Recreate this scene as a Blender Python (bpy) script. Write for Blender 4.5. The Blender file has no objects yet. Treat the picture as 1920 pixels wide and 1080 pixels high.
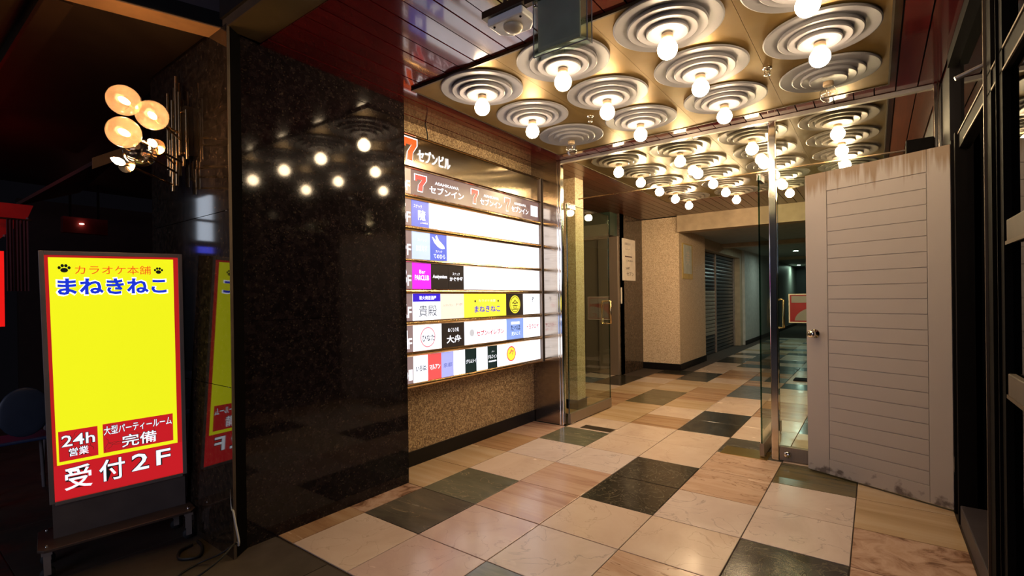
import bpy, math, random
from mathutils import Matrix, Vector, Euler
random.seed(7)
S = bpy.context.scene
COL = S.collection
PI = math.pi

# ------------------------------------------------------------------ camera, world, exposure
cam = bpy.data.cameras.new('camera'); cam_o = bpy.data.objects.new('camera', cam); COL.objects.link(cam_o)
cam.sensor_width = 36; cam.lens = 36 * 917.63 / 1920
cam.shift_x = -3.0 / 1920; cam.shift_y = 21.7 / 1920
cam.clip_start = 0.02; cam.clip_end = 200
yaw, pitch, roll = math.radians(36.444), math.radians(-0.114), math.radians(-0.7565)
fwd = Vector((-math.sin(yaw) * math.cos(pitch), math.cos(yaw) * math.cos(pitch), math.sin(pitch)))
rt = Vector((math.cos(yaw), math.sin(yaw), 0)); up = rt.cross(fwd)
r2 = math.cos(roll) * rt + math.sin(roll) * up; u2 = -math.sin(roll) * rt + math.cos(roll) * up
M = Matrix((( r2.x, u2.x, -fwd.x, 0), (r2.y, u2.y, -fwd.y, 0), (r2.z, u2.z, -fwd.z, 1.2), (0, 0, 0, 1)))
cam_o.matrix_world = M
S.camera = cam_o
S.view_settings.view_transform = 'Standard'; S.view_settings.look = 'None'
S.view_settings.gamma = 1.0; S.view_settings.use_curve_mapping = False
S.view_settings.exposure = 0.0
BULB = 80.0          # radiance of the lit globes
W = bpy.data.worlds.new('night'); S.world = W; W.use_nodes = True
W.node_tree.nodes['Background'].inputs[0].default_value = (0.10, 0.09, 0.13, 1)
W.node_tree.nodes['Background'].inputs[1].default_value = 0.02
def area(name, loc, target, size, size_y, power, color):
    l = bpy.data.lights.new(name, 'AREA'); l.shape = 'RECTANGLE'; l.size = size; l.size_y = size_y; l.energy = power; l.color = color
    o = bpy.data.objects.new(name, l); COL.objects.link(o); o.location = loc
    o.rotation_euler = (Vector(target) - Vector(loc)).to_track_quat('-Z', 'Y').to_euler(); return o
# unseen area lamp, added for the cool street light behind the viewer
area('street_light', (1.5, -7.0, 2.6), (-1.2, 2.0, 1.6), 5.0, 1.6, 120, (0.72, 0.74, 1.0))
area('awning_fill', (-5.0, 0.25, 2.35), (-6.1, .95, 1.9), 0.3, 0.3, 1.6, (1.0, 0.06, 0.04))  # red fill added off screen to light the awning's near face

# ------------------------------------------------------------------ materials
MATS = {}
def newmat(name):
    m = bpy.data.materials.new(name); m.use_nodes = True; MATS[name] = m
    nt = m.node_tree; b = nt.nodes['Principled BSDF']; return m, nt, b
def N(nt, t, **k):
    n = nt.nodes.new(t)
    for a, v in k.items():
        if a in n.inputs: n.inputs[a].default_value = v
        else: setattr(n, a, v)
    return n
def L(nt, a, ao, b, bi): nt.links.new(a.outputs[ao], b.inputs[bi])
def coords(nt, scale=(1, 1, 1), rnd=True):
    g = N(nt, 'ShaderNodeNewGeometry'); mp = N(nt, 'ShaderNodeMapping'); mp.inputs['Scale'].default_value = scale
    L(nt, g, 'Position', mp, 'Vector')
    if rnd:
        oi = N(nt, 'ShaderNodeObjectInfo'); mul = N(nt, 'ShaderNodeMath', operation='MULTIPLY'); mul.inputs[1].default_value = 37.0
        L(nt, oi, 'Random', mul, 0); L(nt, mul, 0, mp, 'Location')
    return mp
def ramp(nt, stops, interp='LINEAR'):
    r = N(nt, 'ShaderNodeValToRGB'); cr = r.color_ramp; cr.interpolation = interp
    while len(cr.elements) < len(stops): cr.elements.new(0.5)
    for e, (p, c) in zip(cr.elements, stops):
        e.position = p; e.color = (c[0], c[1], c[2], 1) if len(c) == 3 else c
    return r
def bump(nt, b, src, out, strength=0.2, dist=0.01):
    bp = N(nt, 'ShaderNodeBump'); bp.inputs['Strength'].default_value = strength; bp.inputs['Distance'].default_value = dist
    L(nt, src, out, bp, 'Height'); L(nt, bp, 'Normal', b, 'Normal')
def plain(name, col, rough=0.5, metal=0.0, spec=0.5, noise=0.06, nscale=9.0, ior=None):
    m, nt, b = newmat(name)
    mp = coords(nt); n = N(nt, 'ShaderNodeTexNoise'); n.inputs['Scale'].default_value = nscale; n.inputs['Detail'].default_value = 5
    L(nt, mp, 'Vector', n, 'Vector')
    lo = [max(0, c * (1 - noise * 2)) for c in col]; hi = [min(1, c * (1 + noise * 2)) for c in col]
    r = ramp(nt, [(0.3, lo), (0.7, hi)]); L(nt, n, 'Fac', r, 'Fac'); L(nt, r, 'Color', b, 'Base Color')
    b.inputs['Roughness'].default_value = rough; b.inputs['Metallic'].default_value = metal; b.inputs['Specular IOR Level'].default_value = spec
    if ior: b.inputs['IOR'].default_value = ior
    return m
def emis(name, col, strength=1.0, base=None):
    m, nt, b = newmat(name)
    b.inputs['Base Color'].default_value = (*(base or [c * .5 for c in col]), 1); b.inputs['Roughness'].default_value = 0.25
    b.inputs['Emission Color'].default_value = (*col, 1); b.inputs['Emission Strength'].default_value = strength
    return m
def marble(name, stops, scale=3.0, stretch=(1, 1, 1), dist=2.5, rough=0.2, vein=None, veinw=0.03):
    m, nt, b = newmat(name)
    mp = coords(nt, stretch)
    n = N(nt, 'ShaderNodeTexNoise'); n.inputs['Scale'].default_value = scale; n.inputs['Detail'].default_value = 9; n.inputs['Roughness'].default_value = 0.62
    n.inputs['Distortion'].default_value = dist
    L(nt, mp, 'Vector', n, 'Vector'); r = ramp(nt, stops); L(nt, n, 'Fac', r, 'Fac')
    src, so = r, 'Color'
    if vein:
        n2 = N(nt, 'ShaderNodeTexNoise'); n2.inputs['Scale'].default_value = scale * 1.3; n2.inputs['Detail'].default_value = 6; n2.inputs['Distortion'].default_value = dist * .7
        L(nt, mp, 'Vector', n2, 'Vector')
        sb = N(nt, 'ShaderNodeMath', operation='SUBTRACT'); sb.inputs[1].default_value = 0.5; L(nt, n2, 'Fac', sb, 0)
        ab = N(nt, 'ShaderNodeMath', operation='ABSOLUTE'); L(nt, sb, 0, ab, 0)
        rr = ramp(nt, [(0.0, (1, 1, 1)), (veinw, (0, 0, 0))]); L(nt, ab, 0, rr, 'Fac')
        mx = N(nt, 'ShaderNodeMix', data_type='RGBA'); L(nt, rr, 'Color', mx, 0); L(nt, r, 'Color', mx, 6); mx.inputs[7].default_value = (*vein, 1)
        src, so = mx, 2
    nt.links.new(src.outputs[so], b.inputs['Base Color'])
    n3 = N(nt, 'ShaderNodeTexNoise'); n3.inputs['Scale'].default_value = 6.0; L(nt, mp, 'Vector', n3, 'Vector')
    r3 = ramp(nt, [(0.3, [rough * .75] * 3), (0.75, [rough * 1.4] * 3)]); L(nt, n3, 'Fac', r3, 'Fac'); L(nt, r3, 'Color', b, 'Roughness')
    return m

marble('marble_cream', [(0.25, (.60, .44, .34)), (0.5, (.68, .52, .41)), (0.8, (.74, .59, .48))], 2.2, (1, 1, 1), 1.2, vein=(.56, .41, .31), veinw=.006)
marble('marble_pink', [(0.25, (.56, .39, .34)), (0.5, (.66, .48, .42)), (0.8, (.72, .56, .49))], 2.6, (1, 1, 1), 1.6, vein=(.52, .36, .31), veinw=.008)
marble('marble_lilac', [(0.25, (.60, .47, .41)), (0.5, (.68, .55, .49)), (0.8, (.74, .62, .56))], 2.4, (1, 1, 1), 1.6, vein=(.46, .37, .33), veinw=.009)
marble('marble_stripe', [(0.3, (.30, .15, .10)), (0.42, (.48, .28, .20)), (0.55, (.60, .40, .29)), (0.7, (.52, .32, .25))], 2.2, (.35, 4.5, 1), .7)
marble('marble_brown', [(0.3, (.28, .14, .07)), (0.5, (.44, .26, .14)), (0.7, (.54, .36, .22))], 2.2, (.35, 4.5, 1), .8)
marble('marble_vein', [(0.3, (.52, .32, .21)), (0.55, (.63, .43, .31)), (0.8, (.68, .50, .38))], 2.6, (.6, 2.2, 1), 1.4, vein=(.30, .16, .10), veinw=.012)
marble('marble_mottle', [(0.36, (.20, .10, .055)), (0.45, (.46, .27, .18)), (0.56, (.60, .40, .29)), (0.72, (.50, .30, .19))], 6.5, (1, 1, 1), .8)
marble('marble_sand', [(0.3, (.42, .27, .13)), (0.5, (.55, .38, .22)), (0.7, (.62, .47, .32))], 1.8, (.4, 2.5, 1), .9)
marble('slate_olive', [(0.3, (.075, .060, .045)), (0.5, (.11, .095, .07)), (0.75, (.16, .13, .09))], 2.5, (.6, 2, 1), 1.2, vein=(.30, .22, .13), veinw=.004)
marble('slate_green', [(0.3, (.085, .085, .055)), (0.5, (.13, .13, .085)), (0.75, (.19, .17, .11))], 2.2, (.7, 2.2, 1), 1.1, vein=(.3, .24, .15), veinw=.006)
marble('slate_blue', [(0.3, (.07, .08, .09)), (0.5, (.13, .14, .15)), (0.75, (.2, .2, .21))], 3.0, (.5, 3, 1), 1.5)
marble('marble_black', [(0.35, (.018, .016, .012)), (0.55, (.035, .03, .022)), (0.75, (.07, .06, .04))], 5.5, (1, 1, 1), 3.5, rough=.16, vein=(.13, .11, .075), veinw=.02)
marble('marble_green_stripe', [(0.3, (.10, .075, .035)), (0.45, (.17, .13, .06)), (0.6, (.10, .09, .05)), (0.75, (.28, .22, .12))], 2.4, (.35, 6, 1), .8)
marble('concrete', [(0.3, (.050, .036, .026)), (0.6, (.085, .062, .044)), (0.8, (.12, .09, .065))], 2.0, (1, 1, 1), .5, rough=.6)
plain('grout', (.06, .04, .028), .9)

def granite(name, base, fleck, rough=.07, ior=1.6):
    m, nt, b = newmat(name)
    mp = coords(nt, (1, 1, 1), False)
    v = N(nt, 'ShaderNodeTexVoronoi'); v.inputs['Scale'].default_value = 130; L(nt, mp, 'Vector', v, 'Vector')
    r = ramp(nt, [(0.0, base), (0.80, [c * 1.7 for c in base]), (0.93, fleck)]); L(nt, v, 'Color', r, 'Fac')
    n = N(nt, 'ShaderNodeTexNoise'); n.inputs['Scale'].default_value = 35; n.inputs['Detail'].default_value = 8; L(nt, mp, 'Vector', n, 'Vector')
    r2_ = ramp(nt, [(0.35, (.45, .45, .45)), (0.65, (1.25, 1.2, 1.15))]); L(nt, n, 'Fac', r2_, 'Fac')
    mx = N(nt, 'ShaderNodeMix', data_type='RGBA', blend_type='MULTIPLY'); mx.inputs[0].default_value = 1
    L(nt, r, 'Color', mx, 6); L(nt, r2_, 'Color', mx, 7); nt.links.new(mx.outputs[2], b.inputs['Base Color'])
    b.inputs['Roughness'].default_value = rough; b.inputs['IOR'].default_value = ior
    return m
granite('granite_dark', (.0085, .0060, .0065), (.052, .038, .027), .06, 1.38)
granite('granite_side', (.022, .016, .011), (.12, .08, .05), .05, 1.68)
granite('granite_hall', (.055, .038, .026), (.16, .11, .08), .15, 1.5)
plain('lift_green', (.030, .050, .034), .3)

def mosaic(name, lo, mid, hi, rough=.35, scale=110):
    m, nt, b = newmat(name)
    mp = coords(nt, (1, 1, 1), False)
    v = N(nt, 'ShaderNodeTexVoronoi'); v.inputs['Scale'].default_value = scale; L(nt, mp, 'Vector', v, 'Vector')
    sp = N(nt, 'ShaderNodeSeparateColor'); L(nt, v, 'Color', sp, 'Color')
    r = ramp(nt, [(0.05, lo), (0.5, mid), (0.95, hi)]); L(nt, sp, 'Red', r, 'Fac'); L(nt, r, 'Color', b, 'Base Color')
    b.inputs['Roughness'].default_value = rough
    v2 = N(nt, 'ShaderNodeTexVoronoi', feature='DISTANCE_TO_EDGE'); v2.inputs['Scale'].default_value = scale; L(nt, mp, 'Vector', v2, 'Vector')
    rr = ramp(nt, [(0.0, (0, 0, 0)), (0.15, (1, 1, 1))]); L(nt, v2, 'Distance', rr, 'Fac')
    bump(nt, b, rr, 'Color', .5, .004); return m
mosaic('mosaic_gold', (.16, .09, .04), (.34, .22, .11), (.62, .46, .26))
mosaic('mosaic_cream', (.55, .38, .22), (.74, .55, .35), (.86, .70, .50), .45)

def wood(name, lo, hi, rough, coat=0.0, spec=.5):
    m, nt, b = newmat(name)
    mp = coords(nt, (30, 1.2, 30)); n = N(nt, 'ShaderNodeTexNoise'); n.inputs['Scale'].default_value = 2.0; n.inputs['Detail'].default_value = 6
    L(nt, mp, 'Vector', n, 'Vector'); r = ramp(nt, [(0.35, lo), (0.7, hi)]); L(nt, n, 'Fac', r, 'Fac'); L(nt, r, 'Color', b, 'Base Color')
    b.inputs['Roughness'].default_value = rough; b.inputs['Coat Weight'].default_value = coat; b.inputs['Coat Roughness'].default_value = .06
    b.inputs['Specular IOR Level'].default_value = spec
    return m
wood('plank_crimson', (.085, .006, .008), (.13, .010, .012), .14, .8)
wood('plank_brown', (.085, .024, .011), (.13, .040, .017), .3, .1)

m, nt, b = newmat('gold_sheet')       # painted gold sheet metal with soft dents
mp = coords(nt, (1, 1, 1), False); n = N(nt, 'ShaderNodeTexNoise'); n.inputs['Scale'].default_value = 2.5; n.inputs['Detail'].default_value = 3; L(nt, mp, 'Vector', n, 'Vector')
r = ramp(nt, [(0.3, (.19, .112, .026)), (0.7, (.25, .155, .038))]); L(nt, n, 'Fac', r, 'Fac'); L(nt, r, 'Color', b, 'Base Color')
b.inputs['Metallic'].default_value = .92; b.inputs['Roughness'].default_value = .46; bump(nt, b, n, 'Fac', .25, .03)
m, nt, b = newmat('gold_dark')  # darker copy of the gold sheet, for the panel behind the glass
mp = coords(nt, (1, 1, 1), False); n = N(nt, 'ShaderNodeTexNoise'); n.inputs['Scale'].default_value = 2.5; L(nt, mp, 'Vector', n, 'Vector')
r = ramp(nt, [(0.3, (.13, .085, .020)), (0.7, (.18, .115, .030))]); L(nt, n, 'Fac', r, 'Fac'); L(nt, r, 'Color', b, 'Base Color')
b.inputs['Metallic'].default_value = .92; b.inputs['Roughness'].default_value = .40; bump(nt, b, n, 'Fac', .2, .03)
plain('rosette_silver', (.20, .195, .215), .42, .15, .35, .03)
plain('rosette_dark', (.10, .085, .07), .35, .4, .3, .03)  # darker copy of the rosette colour, for the rings behind the glass
plain('socket_cream', (.42, .30, .18), .5)
def brushed(name, col, axis_scale, rough=.14, strength=.25):
    m, nt, b = newmat(name)
    mp = coords(nt, axis_scale, False); n = N(nt, 'ShaderNodeTexNoise'); n.inputs['Scale'].default_value = 1; n.inputs['Detail'].default_value = 2; L(nt, mp, 'Vector', n, 'Vector')
    r = ramp(nt, [(0.3, [c * .85 for c in col]), (0.7, col)]); L(nt, n, 'Fac', r, 'Fac'); L(nt, r, 'Color', b, 'Base Color')
    b.inputs['Metallic'].default_value = 1; b.inputs['Roughness'].default_value = rough; bump(nt, b, n, 'Fac', strength, .002); return m
brushed('steel_header', (.50, .42, .31), (3, 3, 420), .17, .02)
_b = MATS['steel_header'].node_tree.nodes['Principled BSDF']; _t = MATS['steel_header'].node_tree.nodes.new('ShaderNodeTangent'); _t.direction_type = 'RADIAL'; _t.axis = 'Z'
MATS['steel_header'].node_tree.links.new(_t.outputs[0], _b.inputs['Tangent']); _b.inputs['Anisotropic'].default_value = .96
brushed('steel_wall', (.42, .36, .30), (3, 3, 300), .13, .12)
brushed('steel_lift', (.30, .23, .17), (300, 300, 2), .4, .1); MATS['steel_lift'].node_tree.nodes['Principled BSDF'].inputs['Metallic'].default_value = .45
plain('rail_satin', (.50, .46, .43), .35, .6)
plain('chrome', (.72, .68, .62), .12, 1, .5, .02)
plain('brass', (.70, .48, .24), .16, 1, .5, .04)
plain('brass_plate', (.85, .62, .22), .24, 1, .5, .04)
plain('brass_tube', (.62, .45, .24), .25, 1, .5, .06)
plain('bronze_dark', (.10, .075, .05), .4, .8)
plain('black_paint', (.006, .005, .005), .6, 0, .2)
plain('black_matte', (.004, .0035, .0035), .9, 0, .0)
plain('black_stone', (.007, .006, .006), .35, 0, .25)
plain('frame_black', (.006, .005, .005), .7, 0, .08)
plain('frame_edge', (.13, .095, .065), .5, .6)
plain('sill_violet', (.05, .04, .045), .5)
plain('cabinet_grey', (.27, .22, .19), .5, .2)
plain('cabinet_dark', (.16, .13, .115), .45, .3)
plain('plate_brown', (.16, .11, .085), .4, .6)
plain('rubber', (.02, .02, .02), .7)
plain('cream_paint', (.44, .33, .21), .6)
plain('grey_ceiling', (.34, .34, .31), .6)
plain('hall_wall', (.50, .50, .46), .45)
plain('hall_dark', (.03, .04, .045), .4)
plain('shutter_grey', (.13, .14, .15), .28, .7)
plain('shutter_light', (.36, .32, .26), .4, .2)
plain('white_plastic', (.75, .78, .82), .35)
plain('sensor_beige', (.50, .45, .36), .4)
plain('acrylic_grey', (.46, .40, .33), .6, 0, .2)
plain('soffit_brown', (.060, .032, .016), .5)
plain('soffit_tray', (.050, .030, .018), .5)
plain('beam_lamplit', (.62, .34, .15), .45)  # warm lamp light on the beam is put into this orange
plain('wall_night', (.012, .010, .011), .6, 0, .2)
plain('fascia_mauve', (.060, .045, .050), .5)
plain('olive_paint', (.085, .060, .025), .5)
plain('lintel_black', (.008, .006, .006), .5)
plain('awning_red', (.55, .02, .015), .6)
plain('awning_dim', (.16, .012, .010), .6)
plain('eave_lit', (.40, .18, .06), .5)  # lit look of the eave is put into the colour
plain('bucket_pale', (.035, .05, .085), .4)
plain('cloth_dark', (.07, .04, .045), .9)
plain('cloth_grey', (.20, .17, .17), .9)
plain('bucket_blue', (.03, .06, .16), .5)
plain('brick_dark', (.035, .018, .014), .8)
plain('cable_white', (.45, .42, .38), .5)
plain('cable_black', (.012, .012, .012), .5)
plain('sign_red', (.30, .008, .014), .4)
plain('sign_grey', (.28, .26, .25), .4)
plain('notice_white', (.78, .70, .60), .5)
plain('ink_dark', (.09, .05, .04), .6)
plain('poster_gold', (.62, .44, .14), .5)
plain('poster_pale', (.60, .62, .55), .5)
plain('wood_shelf', (.10, .075, .055), .6)
m, nt, b = newmat('door_white')      # grubby white paint, brown run-off at the top and dirt at the foot
g = N(nt, 'ShaderNodeTexCoord'); sx = N(nt, 'ShaderNodeSeparateXYZ'); L(nt, g, 'Object', sx, 'Vector')
mp = N(nt, 'ShaderNodeMapping'); mp.inputs['Scale'].default_value = (34, 34, 1.3); L(nt, g, 'Object', mp, 'Vector')
n = N(nt, 'ShaderNodeTexNoise'); n.inputs['Scale'].default_value = 1; n.inputs['Detail'].default_value = 4; L(nt, mp, 'Vector', n, 'Vector')
mz = N(nt, 'ShaderNodeMapRange'); mz.inputs['From Min'].default_value = 1.72; mz.inputs['From Max'].default_value = 1.98; mz.inputs['To Min'].default_value = -.42; mz.inputs['To Max'].default_value = .12
L(nt, sx, 'Z', mz, 'Value'); ad = N(nt, 'ShaderNodeMath', operation='ADD'); L(nt, n, 'Fac', ad, 0); L(nt, mz, 'Result', ad, 1)
rs_ = ramp(nt, [(0.42, (0, 0, 0)), (0.60, (1, 1, 1))]); L(nt, ad, 0, rs_, 'Fac')
mx = N(nt, 'ShaderNodeMix', data_type='RGBA'); mx.inputs[6].default_value = (.44, .385, .35, 1); mx.inputs[7].default_value = (.27, .18, .11, 1); L(nt, rs_, 'Color', mx, 0)
n2 = N(nt, 'ShaderNodeTexNoise'); n2.inputs['Scale'].default_value = 16; n2.inputs['Detail'].default_value = 8; L(nt, g, 'Object', n2, 'Vector')
mz2 = N(nt, 'ShaderNodeMapRange'); mz2.inputs['From Min'].default_value = 0.0; mz2.inputs['From Max'].default_value = .16; mz2.inputs['To Min'].default_value = .12; mz2.inputs['To Max'].default_value = -.25
L(nt, sx, 'Z', mz2, 'Value'); ad2 = N(nt, 'ShaderNodeMath', operation='ADD'); L(nt, n2, 'Fac', ad2, 0); L(nt, mz2, 'Result', ad2, 1)
rs2 = ramp(nt, [(0.55, (0, 0, 0)), (0.68, (1, 1, 1))]); L(nt, ad2, 0, rs2, 'Fac')
mx2 = N(nt, 'ShaderNodeMix', data_type='RGBA'); L(nt, mx, 2, mx2, 6); mx2.inputs[7].default_value = (.14, .11, .10, 1); L(nt, rs2, 'Color', mx2, 0)
L(nt, mx2, 2, b, 'Base Color'); b.inputs['Roughness'].default_value = .5

def thinfresnel(nt, ior):      # same reflectance on both faces of an unrefracted pane
    f = N(nt, 'ShaderNodeFresnel'); gg = N(nt, 'ShaderNodeNewGeometry'); m_ = N(nt, 'ShaderNodeMapRange')
    m_.inputs['To Min'].default_value = ior; m_.inputs['To Max'].default_value = 1 / ior
    L(nt, gg, 'Backfacing', m_, 'Value'); L(nt, m_, 'Result', f, 'IOR'); return f
def glass(name, tint, ior=1.5, rough=0.0, minr=0.0, gl=(1, 1, 1)):
    m = bpy.data.materials.new(name); m.use_nodes = True; nt = m.node_tree; nt.nodes.clear(); MATS[name] = m
    o = N(nt, 'ShaderNodeOutputMaterial'); t = N(nt, 'ShaderNodeBsdfTransparent'); t.inputs['Color'].default_value = (*tint, 1)
    gsy = N(nt, 'ShaderNodeBsdfGlossy'); gsy.inputs['Roughness'].default_value = rough; gsy.inputs['Color'].default_value = (*gl, 1)
    f = thinfresnel(nt, ior); mx = N(nt, 'ShaderNodeMixShader')
    a = N(nt, 'ShaderNodeMath', operation='MAXIMUM'); a.inputs[1].default_value = minr
    L(nt, f, 'Fac', a, 0); L(nt, a, 0, mx, 0); L(nt, t, 'BSDF', mx, 1); L(nt, gsy, 'BSDF', mx, 2); L(nt, mx, 'Shader', o, 'Surface'); return m
glass('glass_clear', (.95, .975, .95), 1.5)
glass('glass_green', (.86, .93, .87), 1.45)
glass('glass_edge', (.25, .40, .32), 1.5)
glass('glass_black', (.02, .02, .02), 1.25)
glass('acrylic_clear', (.86, .93, .92), 1.45, 0, .08)
glass('bulb_clear', (.84, .84, .84), 1.7, 0, .16)
glass('globe_amber', (1.0, .80, .62), 1.5, .05, .06)
def glow_glass(name, col, strength, tint):
    m = bpy.data.materials.new(name); m.use_nodes = True; nt = m.node_tree; nt.nodes.clear(); MATS[name] = m
    o = N(nt, 'ShaderNodeOutputMaterial'); t = N(nt, 'ShaderNodeBsdfTransparent'); t.inputs['Color'].default_value = (*tint, 1)
    e = N(nt, 'ShaderNodeBsdfTranslucent'); e.inputs['Color'].default_value = (*col, 1)
    gsy = N(nt, 'ShaderNodeBsdfGlossy'); gsy.inputs['Roughness'].default_value = .1
    mx = N(nt, 'ShaderNodeMixShader'); mx.inputs[0].default_value = strength
    f = thinfresnel(nt, 1.4); mx2 = N(nt, 'ShaderNodeMixShader')
    L(nt, t, 'BSDF', mx, 1); L(nt, e, 'BSDF', mx, 2); L(nt, f, 'Fac', mx2, 0); L(nt, mx, 'Shader', mx2, 1); L(nt, gsy, 'BSDF', mx2, 2); L(nt, mx2, 'Shader', o, 'Surface'); return m
glow_glass('globe_frosted', (1.0, .70, .50), .16, (1, .85, .7))
emis('bulb_lit', (1.0, .74, .45), BULB, (.8, .7, .5))
emis('bulb_hall', (1.0, .72, .42), BULB * 1.7, (.8, .7, .5))
emis('flame_lit', (1.0, .62, .30), 75, (.8, .7, .5))
emis('downlight_cool', (.75, 1.0, .88), 420)
emis('alley_lamp', (1.0, .45, .35), 6)
emis('neon_red', (1.0, .012, .01), .8)
emis('window_lit', (.75, .85, 1.0), 2.2)
emis('neon_blue', (.08, .10, 1.0), 2.0)
Wt = 1.12
E_ = {'white': (1.0, 1.03, 1.14), 'yellow': (.86, .87, .012), 'red': (.55, .012, .018), 'border_red': (.44, .012, .012), 'blue': (.012, .035, .62), 'black': (.008, .008, .008),
      'orange_red': (.80, .10, .012), 'brown': (.13, .075, .085), 'label': (.27, .19, .19), 'label_hi': (.50, .34, .26), 'panel_blue': (.11, .16, .72), 'pale_blue': (.56, .70, 1.0), 'magenta': (.80, .03, .86),
      'char': (.028, .020, .016), 'cream': (.90, .80, .68), 'indigo': (.05, .02, .62), 'lemon': (.95, .86, .06), 'soft_blue': (.25, .38, .84), 'coral': (.86, .10, .10),
      'lavender': (.42, .45, .95), 'deep_green': (.010, .022, .020), 'faint': (.55, .56, .60), 'ink_red': (.50, .03, .06), 'ink': (.02, .02, .04), 'pink': (.85, .30, .36),
      'seven_red': (.62, .05, .05), 'amber_logo': (.90, .25, .02), 'soft_white': (.93, .97, 1.08), 'ink_navy': (.10, .12, .35), 'dim_white': (.80, .78, .76)}
for k, c in E_.items(): emis('lit_' + k, c, 1.4 if k == 'white' else 1.0, [min(.8, x * .5) for x in c])

# ------------------------------------------------------------------ object helpers
WM = {}
def setprops(o, label=None, cat=None, group=None, kind=None):
    if label: o['label'] = label
    if cat: o['category'] = cat
    if group: o['group'] = group
    if kind: o['kind'] = kind
    return o
def thing(name, label, cat, loc=(0, 0, 0), rot=(0, 0, 0), group=None, mat=None):
    o = bpy.data.objects.new(name, None); o.empty_display_size = .1; COL.objects.link(o)
    mw = mat if mat is not None else Matrix.LocRotScale(Vector(loc), Euler(rot), None)
    o.matrix_world = mw; WM[o.name] = mw.copy()
    return setprops(o, label, cat, group)
class MB:
    def __init__(s): s.v = []; s.f = []; s.sm = []
    def add(s, vs, fs, sm=False):
        n = len(s.v); s.v += [tuple(p) for p in vs]; s.f += [tuple(i + n for i in f) for f in fs]; s.sm += [sm] * len(fs); return s
    def box(s, a, b):
        x0, y0, z0 = [min(p, q) for p, q in zip(a, b)]; x1, y1, z1 = [max(p, q) for p, q in zip(a, b)]
        return s.add([(x0, y0, z0), (x1, y0, z0), (x1, y1, z0), (x0, y1, z0), (x0, y0, z1), (x1, y0, z1), (x1, y1, z1), (x0, y1, z1)],
                     [(0, 3, 2, 1), (4, 5, 6, 7), (0, 1, 5, 4), (1, 2, 6, 5), (2, 3, 7, 6), (3, 0, 4, 7)])
    def prism(s, pts, z0, z1):
        n = len(pts)
        ar = sum(pts[i][0] * pts[(i + 1) % n][1] - pts[(i + 1) % n][0] * pts[i][1] for i in range(n))
        if ar < 0: pts = pts[::-1]
        vs = [(p[0], p[1], z0) for p in pts] + [(p[0], p[1], z1) for p in pts]
        fs = [tuple(range(n - 1, -1, -1)), tuple(range(n, 2 * n))] + [(i, (i + 1) % n, (i + 1) % n + n, i + n) for i in range(n)]
        return s.add(vs, fs)
    def lathe(s, prof, c=(0, 0, 0), axis='Z', seg=32, closed=False):
        vs = []; fs = []; m = len(prof)
        for i in range(seg):
            a = 2 * PI * i / seg; ca, sa = math.cos(a), math.sin(a)
            for r, h in prof:
                p = (r * ca, r * sa, h)
                if axis == 'X': p = (p[2], p[0], p[1])
                if axis == 'Y': p = (p[1], p[2], p[0])
                vs.append((p[0] + c[0], p[1] + c[1], p[2] + c[2]))
        for i in range(seg):
            j = (i + 1) % seg
            for k in range(m if closed else m - 1):
                l = (k + 1) % m
                fs.append((i * m + k, j * m + k, j * m + l, i * m + l))
        return s.add(vs, fs, True)
    def sphere(s, c, r, rz=None, seg=24, rings=14, axis='Z'):
        rz = rz or r
        prof = [(max(1e-5, r * math.sin(PI * k / rings)), -rz * math.cos(PI * k / rings)) for k in range(rings + 1)]
        return s.lathe(prof, c, axis, seg)
    def tube(s, pts, r, seg=8, cap=True):
        pts = [Vector(p) for p in pts]; vs = []; fs = []
        t0 = (pts[1] - pts[0]).normalized(); n = t0.orthogonal().normalized()
        for i, p in enumerate(pts):
            t = (pts[min(i + 1, len(pts) - 1)] - pts[max(i - 1, 0)]).normalized()
            n = (n - t * n.dot(t)).normalized(); b = t.cross(n)
            rr = r[i] if isinstance(r, (list, tuple)) else r
            for k in range(seg):
                a = 2 * PI * k / seg; vs.append(p + (n * math.cos(a) + b * math.sin(a)) * rr)
        for i in range(len(pts) - 1):
            for k in range(seg):
                l = (k + 1) % seg; fs.append((i * seg + k, i * seg + l, (i + 1) * seg + l, (i + 1) * seg + k))
        s.add(vs, fs, True)
        if cap:
            s.add(vs[:seg], [tuple(range(seg - 1, -1, -1))]); s.add(vs[-seg:], [tuple(range(seg))])
        return s
    def mesh(s, name, mat, inv=None, bevel=0):
        me = bpy.data.meshes.new(name)
        vs = [inv @ Vector(p) for p in s.v] if inv is not None else s.v
        me.from_pydata(vs, [], s.f); me.polygons.foreach_set('use_smooth', s.sm); me.materials.append(MATS[mat] if isinstance(mat, str) else mat)
        me.update(); return me
def put(name, mb, mat, parent=None, world=True, label=None, bevel=0, **k):
    inv = WM[parent.name].inverted() if (parent is not None and world and parent.name in WM) else None
    o = bpy.data.objects.new(name, mb.mesh(name, mat, inv)); COL.objects.link(o)
    if parent is not None: o.parent = parent; WM[o.name] = WM.get(parent.name, Matrix.Identity(4))
    else: WM[o.name] = Matrix.Identity(4)
    if bevel:
        md = o.modifiers.new('bevel', 'BEVEL'); md.width = bevel; md.segments = 2; md.limit_method = 'ANGLE'
    return setprops(o, label, k.get('cat'), k.get('group'), k.get('kind'))
def struct(name, mb, mat, **k): return put(name, mb, mat, kind='structure', **k)
def B(a, b): return MB().box(a, b)
def smoothcurve(pts, n=6):
    P = [Vector(p) for p in pts]; P = [2 * P[0] - P[1]] + P + [2 * P[-1] - P[-2]]; out = []
    for i in range(1, len(P) - 2):
        for k in range(n):
            t = k / n; a, b_, c, d = P[i - 1:i + 3]
            out.append(.5 * ((2 * b_) + (c - a) * t + (2 * a - 5 * b_ + 4 * c - d) * t * t + (3 * b_ - a - 3 * c + d) * t ** 3))
    out.append(P[-2]); return out

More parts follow.
